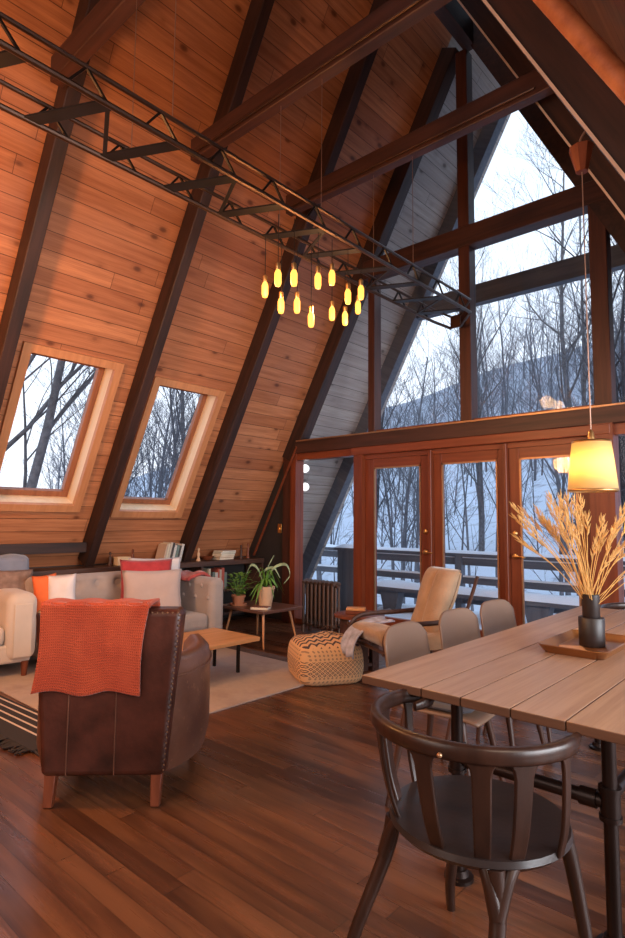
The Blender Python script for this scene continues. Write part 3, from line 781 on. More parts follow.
obj('soil', MB().lathe([(.001, .158), (.075, .158)], 20, cap=False), soil, p2)
fo = MB(); rr = random.Random(5)
for k in range(26):
    a = rr.uniform(0, 2*PI); ln = rr.uniform(.07, .17); h = rr.uniform(.20, .34)
    leaf_blade(fo, (0, 0, .16), (math.cos(a)*ln*.5, math.sin(a)*ln*.5, h), (math.cos(a)*ln*1.2, math.sin(a)*ln*1.2, h-.03-rr.uniform(0, .15)), .013, 6)
leafm = obj('foliage', fo, leaf, p2)
for (a, pts) in ((0, [(0, 0, .16), (-.06, -.05, .33), (-.11, -.09, .36), (-.14, -.12, .28)]), (1, [(0, 0, .16), (.01, .01, .33), (.06, .045, .45)]), (2, [(0, 0, .17), (.05, .04, .33), (.14, .12, .37), (.17, .15, .28), (.13, .11, .20)]),
                 (3, [(0, 0, .16), (-.02, -.01, .30), (.05, .05, .34), (.10, .09, .25)])):
    q = spline(pts, 6); sd = V((.6, -.8, 0)); vs = []; m_ = len(q)
    for i, p in enumerate(q):
        ww = .013*(1-.7*(i/(m_-1))**3); vs += [p-sd*ww*.3+V((0, 0, ww)), p+sd*ww*.3-V((0, 0, ww))]
    obj('strap_leaf', MB().add(vs, [(2*i, 2*i+1, 2*i+3, 2*i+2) for i in range(m_-1)]), leaf2, p2, solid=.003)

# ------------------------------------------------------------------ books
bcols = [(.55, .48, .40), (.45, .10, .07), (.08, .10, .14), (.62, .55, .42), (.20, .07, .05), (.60, .58, .55), (.06, .05, .05), (.50, .30, .12), (.16, .22, .20), (.55, .40, .30)]
bmats = [mat_plain('book_cover_%s' % n_, c, .6, 0, .08) for n_, c in zip(('cream', 'red', 'navy', 'sand', 'maroon', 'white', 'black', 'ochre', 'green', 'tan'), bcols)]
bnames = ['cream', 'red', 'navy', 'sand-coloured', 'maroon', 'white', 'black', 'ochre', 'dark green', 'tan']
pages = mat_plain('book_pages', (.70, .62, .50), .9)
def make_book(label, w_, h_, t_, mi, M, group=None):
    """w depth(x) h height(z) t thickness(y)"""
    r = thing('book', label, 'book', group=group); r.matrix_world = M
    e = .003
    cv = MB().box(0, w_, 0, e, 0, h_).box(0, w_, t_-e, t_, 0, h_).box(w_-e, w_, e, t_-e, 0, h_)
    obj('cover', cv, bmats[mi], r, smooth=False)
    obj('page_block', MB().box(.004, w_-e, e, t_-e, .004, h_-.004), pages, r, smooth=False)
    return r
rr = random.Random(21)
# leaning row on the shelf top
y = 3.90
order = ['leftmost', 'second', 'third', 'fourth', 'fifth', 'sixth', 'seventh', 'rightmost']
for k in range(8):
    t_ = rr.choice((.02, .026, .032)); h_ = rr.uniform(.20, .25); mi = (9, 3, 0, 6, 5, 8, 6, 5)[k]; le = math.radians(14)
    M = Matrix.Translation((-5.97, y, .776)) @ Matrix.Rotation(-le, 4, 'X')
    make_book('%s book, %s of the leaning row on top of the low bookshelf' % (bnames[mi], order[k]), .17, h_, t_, mi, M, 'leaning books on the bookshelf top')
    y += t_/math.cos(le)+.004
# flat stack
z = .776; pos = ['bottom', 'second', 'third', 'fourth', 'top']
for k in range(5):
    t_ = (.028, .02, .026, .022, .016)[k]; mi = (4, 7, 3, 8, 5)[k]; wv = .20-.012*k
    M = Matrix.Translation((-5.96+rr.uniform(-.01, .01), 4.42+.02*k, z)) @ Matrix.Rotation(math.radians(90), 4, 'Z') @ Matrix.Translation((0, -.17, 0)) @ Matrix.Rotation(math.radians(90), 4, 'X') @ Matrix.Translation((0, 0, -.16))
    # simple flat book
    r = thing('book', '%s book, %s of the flat stack on top of the low bookshelf' % (bnames[mi], pos[k]), 'book', (-5.85, 4.82+.01*k, z), rr.uniform(-.1, .1), 'flat stacked books on the bookshelf top')
    obj('cover', MB().box(-.08, .08, -.12, .12, 0, .003).box(-.08, .08, -.12, .12, t_-.003, t_).box(-.08, -.077, -.12, .12, .003, t_-.003), bmats[mi], r, smooth=False)
    obj('page_block', MB().box(-.077, .077, -.117, .117, .003, t_-.003), pages, r, smooth=False)
    z += t_
for k, (ln, mi, nm) in enumerate(((.20, 1, 'long red'), (.17, 5, 'thin white'))):
    r = thing('book', '%s book lying flat beside the leaning row on the bookshelf' % nm, 'book', (-5.85, 3.72, .776+k*.026), .1*k)
    obj('cover', MB().box(-.08, .08, -ln/2, ln/2, 0, .003).box(-.08, .08, -ln/2, ln/2, .023, .026).box(.077, .08, -ln/2, ln/2, .003, .023), bmats[mi], r, smooth=False)
    obj('page_block', MB().box(-.077, .077, -ln/2+.003, ln/2-.003, .003, .023), pages, r, smooth=False)
# books inside the shelf
y = 3.96; ords = ['first', 'second', 'third', 'fourth', 'fifth', 'sixth', 'seventh', 'eighth', 'ninth', 'tenth', 'eleventh', 'twelfth', 'thirteenth', 'fourteenth', 'fifteenth', 'sixteenth', 'seventeenth', 'eighteenth', 'nineteenth', 'twentieth', 'twenty-first', 'twenty-second', 'twenty-third', 'twenty-fourth']
for k in range(24):
    t_ = rr.uniform(.024, .042); h_ = rr.uniform(.19, .26); mi = rr.choice((0, 3, 5, 9, 7, 6, 1, 5, 0, 8))
    if 4.38 < y < 4.44: y = 4.44
    make_book('%s book standing inside the low bookshelf, %s from the left' % (bnames[mi], ords[k]), .16, h_, t_, mi, Matrix.Translation((-5.92, y, .421)), 'books standing inside the low bookshelf')
    y += t_+.002
# trinkets on the shelf top
bx_ = thing('small_box', 'small pale wooden box on the bookshelf behind the sofa', 'box', (-5.86, 3.42, .776))
obj('box_body', MB().box(-.05, .05, -.075, .075, 0, .075), jamb, bx_, bevel=.004); obj('box_lid', MB().box(-.054, .054, -.08, .08, .075, .09), jamb, bx_, bevel=.003)
def figurine(label, x, y, h, mat):
    r = thing('figurine', label, 'figurine', (x, y, .776)); 
    obj('figure_body', MB().lathe([(.022, 0), (.026, .01), (.012, h*.3), (.02, h*.55), (.008, h*.72), (.016, h*.84), (.012, h*.95), (.002, h)], 14), mat, r)
    obj('figure_base', MB().lathe([(.030, -.0), (.030, .006)], 14), mat, r)
figurine('dark slim figurine left of the small box on the bookshelf', -5.86, 3.28, .15, carved)
figurine('brown figurine just right of the small box on the bookshelf', -5.86, 3.55, .17, leg_wood)
figurine('pale figurine beside the rafter foot on the bookshelf', -5.82, 4.42, .16, beigepot)
figurine('dark figurine right of the flat book stack on the bookshelf', -5.84, 5.12, .18, carved)
figurine('copper-coloured figurine nearest the corner on the bookshelf', -5.84, 5.24, .20, leg_wood)
bo = thing('wooden_bowl', 'low brown wooden bowl on the bookshelf left of the flat books', 'bowl', (-5.85, 4.58, .776))
obj('bowl_body', MB().lathe([(.03, 0), (.065, .02), (.085, .05), (.08, .05), (.06, .025), (.001, .012)], 20, cap=False), leg_wood, bo)
bk2 = thing('book', 'closed pale book lying on the front of the dark side table', 'book', (-4.42, 4.15, .376), .5)
obj('cover', MB().box(-.09, .09, -.06, .06, 0, .003).box(-.09, .09, -.06, .06, .025, .028).box(-.09, -.087, -.06, .06, .003, .025), bmats[4], bk2, smooth=False)
obj('page_block', MB().box(-.087, .088, -.058, .058, .003, .025), pages, bk2, smooth=False)

# ------------------------------------------------------------------ radiator
ra = thing('radiator', 'brown cast iron column radiator below the fixed pane left of the doors', 'radiator', (-4.72, 5.14, 0))
for k in range(8):
    x = .03+k*.062; sm = MB()
    for y in (-.055, 0, .055): sm.tube([(x, y, .10), (x, y, .545)], .017, 10)
    sm.tube([(x, -.062, .555), (x, 0, .575), (x, .062, .555)], .026, 10); sm.tube([(x, -.062, .095), (x, .062, .095)], .026, 10)
    obj('column', sm, rad_m, ra)
    if k in (0, 7): 
        for y in (-.06, .06): obj('foot', MB().tube([(x, y, .08), (x, y, 0)], [.016, .022], 10), rad_m, ra)
obj('connecting_pipe', MB().tube([(0, 0, .10), (.50, 0, .10)], .02, 10).tube([(0, 0, .54), (.50, 0, .54)], .02, 10), rad_m, ra)
obj('valve', MB().tube([(.48, 0, .10), (.55, 0, .10), (.55, 0, 0)], .014, 8).ball((.55, 0, .13), .025), metal_black, ra)

# ------------------------------------------------------------------ round table + box
rd = thing('round_table', 'small round wooden table with a dark carved base behind the pouf', 'table', (-3.22, 4.22, 0))
obj('tabletop', MB().lathe([(.20, .43), (.225, .435), (.225, .452), (.215, .458)], 36), leg_wood, rd)
for k in range(6):
    a = k*PI/3+.2; x, y = math.cos(a)*.155, math.sin(a)*.155
    obj('base_panel', MB().beam((x, y, 0), (x, y, .43), .012, .13, (-math.sin(a), math.cos(a), 0)), carved, rd, bevel=.003, seg=1)
for z in (.05, .22, .39):
    obj('base_ring', MB().lathe([(.150, z-.012), (.166, z-.012), (.166, z+.012), (.150, z+.012), (.150, z-.012)], 24, cap=False), carved, rd)
bx2 = thing('small_box', 'small honey wooden box on the round table', 'box', (-3.24, 4.20, .459), .6)
obj('box_body', MB().box(-.09, .09, -.06, .06, 0, .03), leg_wood, bx2, bevel=.003)
obj('box_lid', MB().box(-.085, .085, -.055, .055, .031, .052), coffee_m, bx2, bevel=.003)

# ------------------------------------------------------------------ pouf
def poufm():
    m = MB(); 
    def side(u, v):
        a = u*2*PI; n = 5.0
        ca_, sa_ = math.cos(a), math.sin(a)
        r_ = (abs(ca_)**n+abs(sa_)**n)**(-1/n)
        bul = 1+.06*math.sin(PI*min(1, v*1.1)); hh = .005+.305*v
        k = 1-.14*max(0, (v-.8)/.2)**2-.08*max(0, (.12-v)/.12)**2
        return (.262*r_*ca_*bul*k, .262*r_*sa_*bul*k, hh)
    m.grid(side, 64, 18)
    def top(u, v):
        a = u*2*PI; n = 5.0; ca_, sa_ = math.cos(a), math.sin(a); r_ = (abs(ca_)**n+abs(sa_)**n)**(-1/n)
        e = side(u, 1); t = v
        return (e[0]*(1-t), e[1]*(1-t), .31+.035*math.sin(PI/2*min(1, t*1.3))-.012*math.sin(a*3+1)*t*(1-t)*4)
    m.grid(top, 64, 10); return m
pf = obj('pouf', poufm(), pouf_m, weld=True, ang=60, loc=(-3.205, 3.735, .0), rotz=math.atan2(.84, .54))
tag(pf, 'square woven tan pouf with dark diamond pattern on the wooden floor', 'pouf')

# ------------------------------------------------------------------ lounge chair
lg = thing('lounge_chair', 'reclined lounge chair with cream sheepskin back and dark frame near the doors', 'lounge chair', (-2.55, 3.97, 0), math.radians(153))
# local: +y is the facing direction, seat low, back reclined towards -y
def lpad(u, v):
    return (0, 0, 0)
sidep = spline([(-.38, .80), (-.33, .62), (-.24, .42), (-.14, .34), (.05, .34), (.28, .40), (.36, .38)], 6)
pad = MB(); wv = .27
for i in range(len(sidep)):
    pass
def padg(off):
    pts = []
    for i, p in enumerate(sidep):
        t = (sidep[min(i+1, len(sidep)-1)]-sidep[max(i-1, 0)]).normalized(); nn = V((-t.y, t.x)); pts.append(V((p[0], p[1]))+nn*off)
    return pts
def mkpad(i0, i1, th_, half):
    A = padg(th_)[i0:i1]; B = padg(0)[i0:i1]; m = MB()
    def top(u, v):
        k = v*(len(A)-1); i = int(min(k, len(A)-2)); f = k-i; p = A[i].lerp(A[i+1], f); q = B[i].lerp(B[i+1], f)
        e = min(1, min(u, 1-u)/.12, min(v, 1-v)/.1); e = max(0, e); e = 1-(1-e)**2
        w_ = p.lerp(q, 1-e); return (-half+u*2*half, w_.x, w_.y+.012*math.sin(u*9)*math.sin(v*7)*e)
    m.grid(top, 16, 24); m.grid(lambda u, v: (half-u*2*half, *(B[min(int(v*(len(B)-1)), len(B)-1)])), 16, 24); return m
sh_o = obj('seat_pad', mkpad(10, len(sidep), .09, wv), sheep, lg, ang=180, weld=True)
bp_ = MB()
def backpad(u, v):
    x = 2*u-1; wd = .205*(1-.13*math.exp(-((v-.35)/.16)**2)); fr = V((-.16-.19*v, .38+.52*v))
    e = (max(0, 1-abs(x)**4)*max(0, 1-abs(2*v-1)**6))**.5
    n_ = V((.52, .19)).normalized()
    return (x*wd, fr.x+n_.x*.10*e*(1-.25*math.exp(-(x/.12)**2)), fr.y+n_.y*.075*e)
bp_.grid(backpad, 20, 24)
bp_.grid(lambda u, v: (lambda q, x: (q[0], -.16-.19*v-.055*(max(0, 1-abs(x)**4)*max(0, 1-abs(2*v-1)**6))**.5, .38+.52*v-.02))(backpad(1-u, v), 1-2*u), 20, 24)
obj('back_pad', bp_, sheep, lg, ang=180, solid=.01)
for sg in (-1, 1):
    x = sg*.29
    obj('frame', MB().tube(spline([(x, -.44, .86), (x, -.36, .66), (x, -.24, .40), (x, -.10, .30), (x, .30, .34), (x, .38, .33)], 5), .018, 8, flat=.6), dark_leg, lg)
    obj('armrest', MB().tube(spline([(x, -.30, .54), (x, -.05, .53), (x, .26, .52), (x, .36, .44), (x, .34, .30), (x, .28, .02)], 6), .019, 8, flat=.9), dark_leg, lg)
    obj('floor_runner', MB().tube(spline([(x, .30, .02), (x, -.1, .02), (x, -.42, .02)], 5), .019, 8), dark_leg, lg)
    obj('rear_post', MB().tube([(x, -.30, .54), (x, -.42, .02)], .016, 8), dark_leg, lg)
for y, z in ((.34, .33), (-.30, .50), (-.40, .03)): obj('crossbar', MB().tube([(-.29, y, z), (.29, y, z)], .014, 8), dark_leg, lg)
def lcloth(u, v):
    return (.03+u*.25, .10+.36*math.sin(v*PI/2)+.012*math.sin(u*14+v*3), .50-.26*v**2.2+.008*math.sin(u*11))
cl = obj('cloth', MB().grid(lcloth, 20, 16), snow_blanket, solid=.012, loc=(-2.55, 3.97, 0), rotz=math.radians(153), ang=180)
tag(cl, 'blue and white cloth hanging over the front of the lounge chair seat', 'cloth')

# ------------------------------------------------------------------ dining table
TX0, TX1, TY0, TY1, TZ = -1.257, -.40, 1.66, 3.97, .75
dt = thing('dining_table', 'long plank dining table on dark iron pipe legs', 'table', ((TX0+TX1)/2, (TY0+TY1)/2, 0))
hx, hy = (TX1-TX0)/2, (TY1-TY0)/2
seams = [TX0, -1.021, -.884, -.728, -.575, TX1]
for k in range(5):
    a, b = seams[k]-(TX0+TX1)/2, seams[k+1]-(TX0+TX1)/2
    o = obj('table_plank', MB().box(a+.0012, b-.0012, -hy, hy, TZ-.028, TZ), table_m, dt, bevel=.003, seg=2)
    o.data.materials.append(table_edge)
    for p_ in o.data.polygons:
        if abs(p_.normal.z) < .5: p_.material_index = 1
obj('under_rail', MB().box(-hx+.05, hx-.05, -hy+.22, -hy+.29, TZ-.06, TZ-.029).box(-hx+.05, hx-.05, hy-.36, hy-.29, TZ-.06, TZ-.029), pipe_m, dt)
cxm = (TX0+TX1)/2; cym = (TY0+TY1)/2
def pleg(x, y, first=[0]):
    r = obj('leg', MB().tube([(x, y, .02), (x, y, TZ-.06)], .0215, 16), pipe_m, dt)
    obj('floor_flange', MB().lathe([(.052, 0), (.052, .012), (.036, .016), (.030, .035), (.022, .036)], 20, (x, y, 0)), pipe_m, r)
    obj('pipe_tee', MB().tube([(x, y, .375), (x, y, .465)], .030, 14).tube([(x, y, .37), (x, y, .385)], .034, 14).tube([(x, y, .455), (x, y, .47)], .034, 14), pipe_m, r)
    obj('top_flange', MB().lathe([(.022, TZ-.08), (.045, TZ-.065), (.045, TZ-.055)], 20, (x, y, 0)), pipe_m, r)
for y in (2.02, 3.67):
    for x in (-1.09, -.572): pleg(x-cxm, y-cym)
    obj('crossbar', MB().tube([(-1.09-cxm, y-cym, .42), (-.572-cxm, y-cym, .42)], .0215, 14), pipe_m, dt)
    obj('pipe_coupling', MB().tube([(-1.05-cxm, y-cym, .42), (-1.0-cxm, y-cym, .42)], .028, 14), pipe_m, dt)
    obj('pipe_coupling', MB().tube([(-.66-cxm, y-cym, .42), (-.61-cxm, y-cym, .42)], .028, 14), pipe_m, dt)
obj('stretcher', MB().tube([(-.572-cxm, 2.02-cym, .44), (-.572-cxm, 3.67-cym, .44)], .0195, 14), pipe_m, dt)

# tray, vase, grasses, coaster
tr = thing('serving_tray', 'rectangular brass-brown tray on the dining table', 'tray', (-.82, 2.66, TZ), 0)
def rrect(w_, h_, r_, n=6):
    out = []
    for cx_, cy_, a0 in ((w_-r_, h_-r_, 0), (-w_+r_, h_-r_, 90), (-w_+r_, -h_+r_, 180), (w_-r_, -h_+r_, 270)):
        for k in range(n+1):
            a = math.radians(a0+90*k/n); out.append((cx_+r_*math.cos(a), cy_+r_*math.sin(a)))
    return out
def loop_shell(levels):
    m = MB(); n = len(levels[0][0])
    for poly, z in levels: m.v += [V((p[0], p[1], z)) for p in poly]
    for i in range(len(levels)-1):
        m.f += [(i*n+k, i*n+(k+1) % n, (i+1)*n+(k+1) % n, (i+1)*n+k) for k in range(n)]
    m.f.append(tuple(range(n))[::-1]); m.f.append(tuple(range((len(levels)-1)*n, len(levels)*n))); return m
obj('tray_body', loop_shell([(rrect(.115, .20, .03), .001), (rrect(.135, .225, .035), .034), (rrect(.130, .220, .032), .036), (rrect(.109, .194, .028), .006)]), tray_m, tr, ang=50)
vs_ = thing('vase', 'dark stacked two-tier stone vase standing in the brass-brown tray', 'vase', (-.815, 2.70, TZ+.007))
obj('lower_tier', MB().lathe([(.050, 0), (.052, .004), (.052, .116), (.049, .12)], 28), vase_m, vs_)
obj('upper_tier', MB().lathe([(.033, .12), (.035, .124), (.035, .215), (.031, .217), (.029, .215), (.029, .16)], 28, cap=False), vase_m, vs_)
co = obj('coaster', MB().box(-.045, .045, -.045, .045, 0, .012), coffee_m, bevel=.004, loc=(-.845, 2.545, TZ+.0065), rotz=.5)
tag(co, 'small square wooden coaster lying in the tray in front of the vase', 'coaster')
rr = random.Random(9)
rgt = V((.744, .668, 0)); fwd = V((-.668, .744, 0))
stems = []
for k in range(46):
    # spread mostly left, with a bunch to the right
    if k < 28: lean = rr.uniform(-.27, -.02); 
    else: lean = rr.uniform(.02, .30)
    ln = rr.uniform(.26, .42) if lean < 0 else rr.uniform(.20, .36)
    dp = rr.uniform(-.12, .12); b0 = V((-.815+rr.uniform(-.018, .018), 2.70+rr.uniform(-.018, .018), TZ+.17))
    tip = b0+rgt*lean*(.8+.4*rr.random())+fwd*dp+V((0, 0, .05+math.sqrt(max(.03, ln**2-lean**2*.5))))
    mid = b0.lerp(tip, .5)+V((0, 0, .03))
    pts = spline([b0, mid, tip], 5)
    r = thing('dried_grass', 'stalk of golden dried grass standing in the dark vase', 'dried plant', tuple(b0), 0, 'dried grass stalks in the vase')
    loc = [p-b0 for p in pts]
    obj('stalk', MB().tube(loc, .0016, 5), straw, r)
    hd = MB(); t0 = loc[-1]; dr = (loc[-1]-loc[-3]).normalized(); L_ = rr.uniform(.08, .15)
    for j in range(18):
        q = t0-dr*L_*(j/18)+dr*.03; a = rr.uniform(0, 2*PI); o_ = V((math.cos(a), math.sin(a), .3)); rad = .007+.011*math.sin(PI*(j+1)/19)
        hd.tube([q, q+dr*.012+o_*rad*.6, q+dr*.03+o_*rad], [.0012, .0026, .0006], 4)
    obj('seed_head', hd, straw2, r)

# ------------------------------------------------------------------ dining side chairs (moulded shell), facing +x
dc = thing('dining_chair', '', 'chair', (0, 0, 0), 0, 'taupe shell chairs along the table')
def shell(u, v):
    x = 2*u-1      # across (local x), v: 0 top of back -> 1 front of seat ; local +y = facing
    if v < .5:
        t = v/.5; w_ = .215+.012*t; z = .775-.285*t; y = -.235+.045*t
        # rounded top corners
        k = max(0, 1-t/.25); w_ *= (1-.06*k**2)
        y += .035*x*x*(1)
        z -= .045*abs(x)**5*k
    else:
        t = (v-.5)/.5; w_ = .227+.005*math.sin(PI*t)-.02*t*t; a = min(1, t/.25)
        z = .49-.045*math.sin(a*PI/2)+(.012*abs(x)**3)*(1-.5*t)-(.015*max(0, t-.8)/.2); y = -.19+.43*t+.02*(1-a)
        y += .035*x*x*(1-a)
    return (x*w_, y, z)
obj('shell', MB().grid(shell, 20, 40), taupe, dc, ang=180, solid=.012)
obj('seat_pad', loop_shell([(rrect(.195, .19, .06), .466), (rrect(.20, .196, .065), .476), (rrect(.19, .186, .06), .488)]), pad_m, dc, ang=50)
bpy.context.view_layer.update()
for x, y in ((-.15, -.13), (.15, -.13), (-.15, .15), (.15, .15)):
    obj('leg', MB().tube([(x*.9, y*.9, .445), (x*1.35, y*1.45, 0)], [.019, .011], 10), dark_leg, dc)
obj('under_frame', MB().beam((-.15, -.12, .44), (.15, -.12, .44), .03, .02).beam((-.15, .13, .44), (.15, .13, .44), .03, .02).beam((0, -.12, .44), (0, .13, .44), .03, .02), dark_leg, dc)
cl_ = ['taupe shell chair on the near left side of the dining table, nearest of three',
       'taupe shell chair in the middle of the three along the left of the table',
       'taupe shell chair farthest along the left side of the dining table, nearest the doors']
dc.location = (-1.42, 2.51, 0); dc.rotation_euler = (0, 0, math.radians(-84)); dc['label'] = cl_[0]
dup(dc, (-1.46, 3.10, 0), math.radians(-90), cl_[1]); dup(dc, (-1.47, 3.62, 0), math.radians(-92), cl_[2])

# ------------------------------------------------------------------ round-back armchair at the table end, facing +y
ac = thing('round_back_chair', 'dark bentwood chair with curved round back rail at the near end of the table', 'chair', (-.815, 1.60, 0), math.radians(-8))
def railp(a):   # a: angle from -y (back centre), degrees
    r_ = .275; t = abs(a)/130.0
    z = .715+.006*math.cos(math.radians(a))
    return V((r_*1.0*math.sin(math.radians(a)), -r_*math.cos(math.radians(a)), z))
rp_ = [railp(a) for a in range(-100, 101, 5)]
rp_ = [V((-.212, .0, .70)), V((-.200, .045, .708)), V((-.215, .082, .712)), V((-.248, .088, .713))]+rp_[1:]+[V((.258, .10, .716))]
rp_ = spline(rp_, 2)
m_ = MB(); vs = []; n_ = 12
for i, p in enumerate(rp_):
    t = (rp_[min(i+1, len(rp_)-1)]-rp_[max(i-1, 0)]).normalized(); nn = V((t.y, -t.x, 0)).normalized()
    e = min(1, i/5.0, (len(rp_)-1-i)/3.0); hh = .013+.010*e; ww = .010+.005*e
    for k in range(n_):
        g = 2*PI*k/n_; c_, s_ = math.cos(g), math.sin(g)
        vs.append(p+nn*ww*(abs(c_)**.7)*(1 if c_ > 0 else -1)+V((0, 0, 1))*hh*(abs(s_)**.7)*(1 if s_ > 0 else -1))
m_.add(vs, [(i*n_+k, i*n_+(k+1) % n_, (i+1)*n_+(k+1) % n_, (i+1)*n_+k) for i in range(len(rp_)-1) for k in range(n_)]+[tuple(range(n_))[::-1], tuple(range((len(rp_)-1)*n_, len(rp_)*n_))])
obj('back_rail', m_, armwood, ac, ang=70, weld=True)
# seat: round disc, slightly dished
obj('seat', MB().lathe([(.18, .415), (.235, .425), (.25, .440), (.245, .455), (.20, .452), (.10, .443), (.001, .440)], 40, (0, .02, 0), cap=False).lathe([(.001, .415), (.18, .415)], 40, (0, .02, 0), cap=False), seatwood, ac, ang=60)
def slat(a_top, a_bot, mt=.012, w0=.036, w1=.03, rb=.225):
    p0 = railp(a_top)+V((0, 0, -.012)); ar = math.radians(a_bot)
    p1 = V((rb*math.sin(ar), -rb*math.cos(ar)+.02, .44)); nn = V((math.sin(math.radians((a_top+a_bot)/2)), -math.cos(math.radians((a_top+a_bot)/2)), 0))
    pts = spline([p0, p0.lerp(p1, .33)+nn*.008, p0.lerp(p1, .7)+nn*.010, p1], 4); m = MB(); vs = []
    tang = V((nn.y, -nn.x, 0))
    for i, p in enumerate(pts):
        t = i/(len(pts)-1); ww = (w0*(1+.7*max(0, 1-t*6)**2)*(1-t)+w1*t)/2
        vs += [p-tang*ww-nn*mt/2, p+tang*ww-nn*mt/2, p+tang*ww+nn*mt/2, p-tang*ww+nn*mt/2]
    fs = [(3, 2, 1, 0), tuple(range(len(vs)-4, len(vs)))]
    for i in range(len(pts)-1):
        for k in range(4): fs.append((i*4+k, i*4+(k+1) % 4, (i+1)*4+(k+1) % 4, (i+1)*4+k))
    return m.add(vs, fs)
for a_t, a_b in ((-72, -62), (-32, -38), (8, 9), (39, 37), (61, 58)):
    obj('slat', slat(a_t, a_b, w0=.050, w1=.040), armwood, ac, bevel=.004, ang=70)
for a_t in (-98, 90):
    obj('slat', slat(a_t, a_t*.98, w0=.03, w1=.028, rb=.245), armwood, ac, bevel=.004, ang=70)
for (x0, y0), (x1, y1) in (((-.165, -.15), (-.235, -.275)), ((.165, -.15), (.225, -.275)), ((-.17, .17), (-.245, .215)), ((.17, .17), (.23, .22))):
    pts = spline([(x0, y0, .435), (x0*1.10, y0*1.12, .33), (x1*.95, y1*.93, .12), (x1, y1, 0)], 5)
    obj('leg', MB().tube(pts, [.024-.010*i/(len(pts)-1) for i in range(len(pts))], 12), armwood, ac)
for a0, a1, (lx, ly) in ((37, 58, (.183, -.172)), (-62, -38, (-.183, -.172))):
    for aa in (a0, a1):
        q0 = V((.225*math.sin(math.radians(aa)), -.225*math.cos(math.radians(aa))+.02, .445))
        obj('fork', MB().tube(spline([q0, q0.lerp(V((lx, ly, .36)), .5), V((lx, ly, .335))], 4), [.017, .0172, .0175, .018, .0185, .019, .0195, .020, .0205], 10), armwood, ac)
obj('screw', MB().ball((.105, -.285, .716), .007, 10, 6), brass_trim, ac)
c2 = dup(ac, (-.93, 4.22, 0), PI, 'dark bentwood round-back chair at the far end of the dining table')

# ------------------------------------------------------------------ pendant lamp
pl = thing('pendant_lamp', 'amber conical pendant lamp glowing over the dining table', 'lamp', (-.85, 2.90, 0))
obj('lamp_shade', MB().lathe([(.108, 1.425), (.083, 1.655)], 40, cap=False), shade_m, pl, ang=180, solid=.003)
obj('shade_ring', MB().lathe([(.1085, 1.423), (.110, 1.428), (.1085, 1.433)], 40, cap=False), brass, pl, solid=.003)
obj('shade_ring', MB().lathe([(.083, 1.650), (.085, 1.655), (.083, 1.660)], 40, cap=False), brass, pl, solid=.003)
obj('spider', MB().tube([(-.083, 0, 1.65), (.083, 0, 1.65)], .0025, 6).tube([(0, -.083, 1.65), (0, .083, 1.65)], .0025, 6), metal_black, pl)
obj('bulb', MB().ball((0, 0, 1.545), .034, 20, 12, (1, 1, 1.1)), bulb_glow, pl)
obj('socket', MB().lathe([(.018, 1.585), (.02, 1.65), (.012, 1.70), (.004, 1.715)], 16), brass, pl)
obj('cord', MB().tube([(0, 0, 1.70), (0, 0, 2.99)], .003, 6), wire_m, pl)
obj('canopy', MB().lathe([(.028, 2.985), (.058, 3.105), (.058, 3.11), (.01, 3.115)], 8), leg_wood, pl, smooth=False)
obj('hanging_hook', MB().tube(spline([(0, 0, 3.11), (-.004, 0, 3.15), (.02, .005, 3.19)], 4), .006, 8), wire_m, pl)
lt = point('pendant_bulb_light', (-.85, 2.90, 1.545), 30, (1, .72, .42), .035)

# ------------------------------------------------------------------ steel truss with filament bulbs
tx0, tx1, tz0, tz1 = -2.90, -2.50, 3.25, 3.372; ty0, ty1 = .15, 5.30
ts = thing('steel_truss', 'long bronze steel lattice truss hanging above the living area', 'truss light', (-2.7, 2.9, 0))
def tl(x, y, z): return (x+2.7, y-2.9, z)
for x in (tx0, tx1):
    for z, r_ in ((tz0, .015), (tz1, .012)):
        obj('chord', MB().tube([tl(x, ty0, z), tl(x, 5.0, z), tl((-2.87 if x < -2.7 else -2.76), ty1, z)], r_, 8), metal_truss, ts)
k = 0; y = .3; st_ = .40
while y < 5.0:
    for x in (tx0, tx1):
        obj('web', MB().beam(tl(x, y, tz0), tl(x, y+st_*.22, tz1), .012, .012), metal_black, ts)
        obj('web', MB().beam(tl(x, y+st_*.22, tz1), tl(x, y+st_*.5, tz0), .012, .012), metal_black, ts)
    xa, xb = (tx0, tx1) if k % 2 == 0 else (tx1, tx0)
    obj('cross_brace', MB().beam(tl(tx0, y, tz0), tl(tx1, y+st_*.5, tz0), .07, .010), metal_black, ts)
    if k % 2 == 0: obj('cross_brace', MB().beam(tl(tx1, y+st_*.5, tz0), tl(tx0, y+st_, tz0), .022, .008), metal_black, ts)
    y += st_; k += 1
obj('end_plate', MB().beam(tl(-2.87, ty1, (tz0+tz1)/2), tl(-2.76, ty1, (tz0+tz1)/2), .015, .13), metal_truss, ts)
for (x, y) in ((-2.50, 1.66), (-2.50, 2.85), (-2.50, 4.0), (-2.90, 4.0), (-2.9, 2.85), (-2.9, 1.66)):
    obj('suspension_wire', MB().tube([tl(x, y, tz1), tl(x, y, 4.32)], .0025, 5), wire_m, ts)

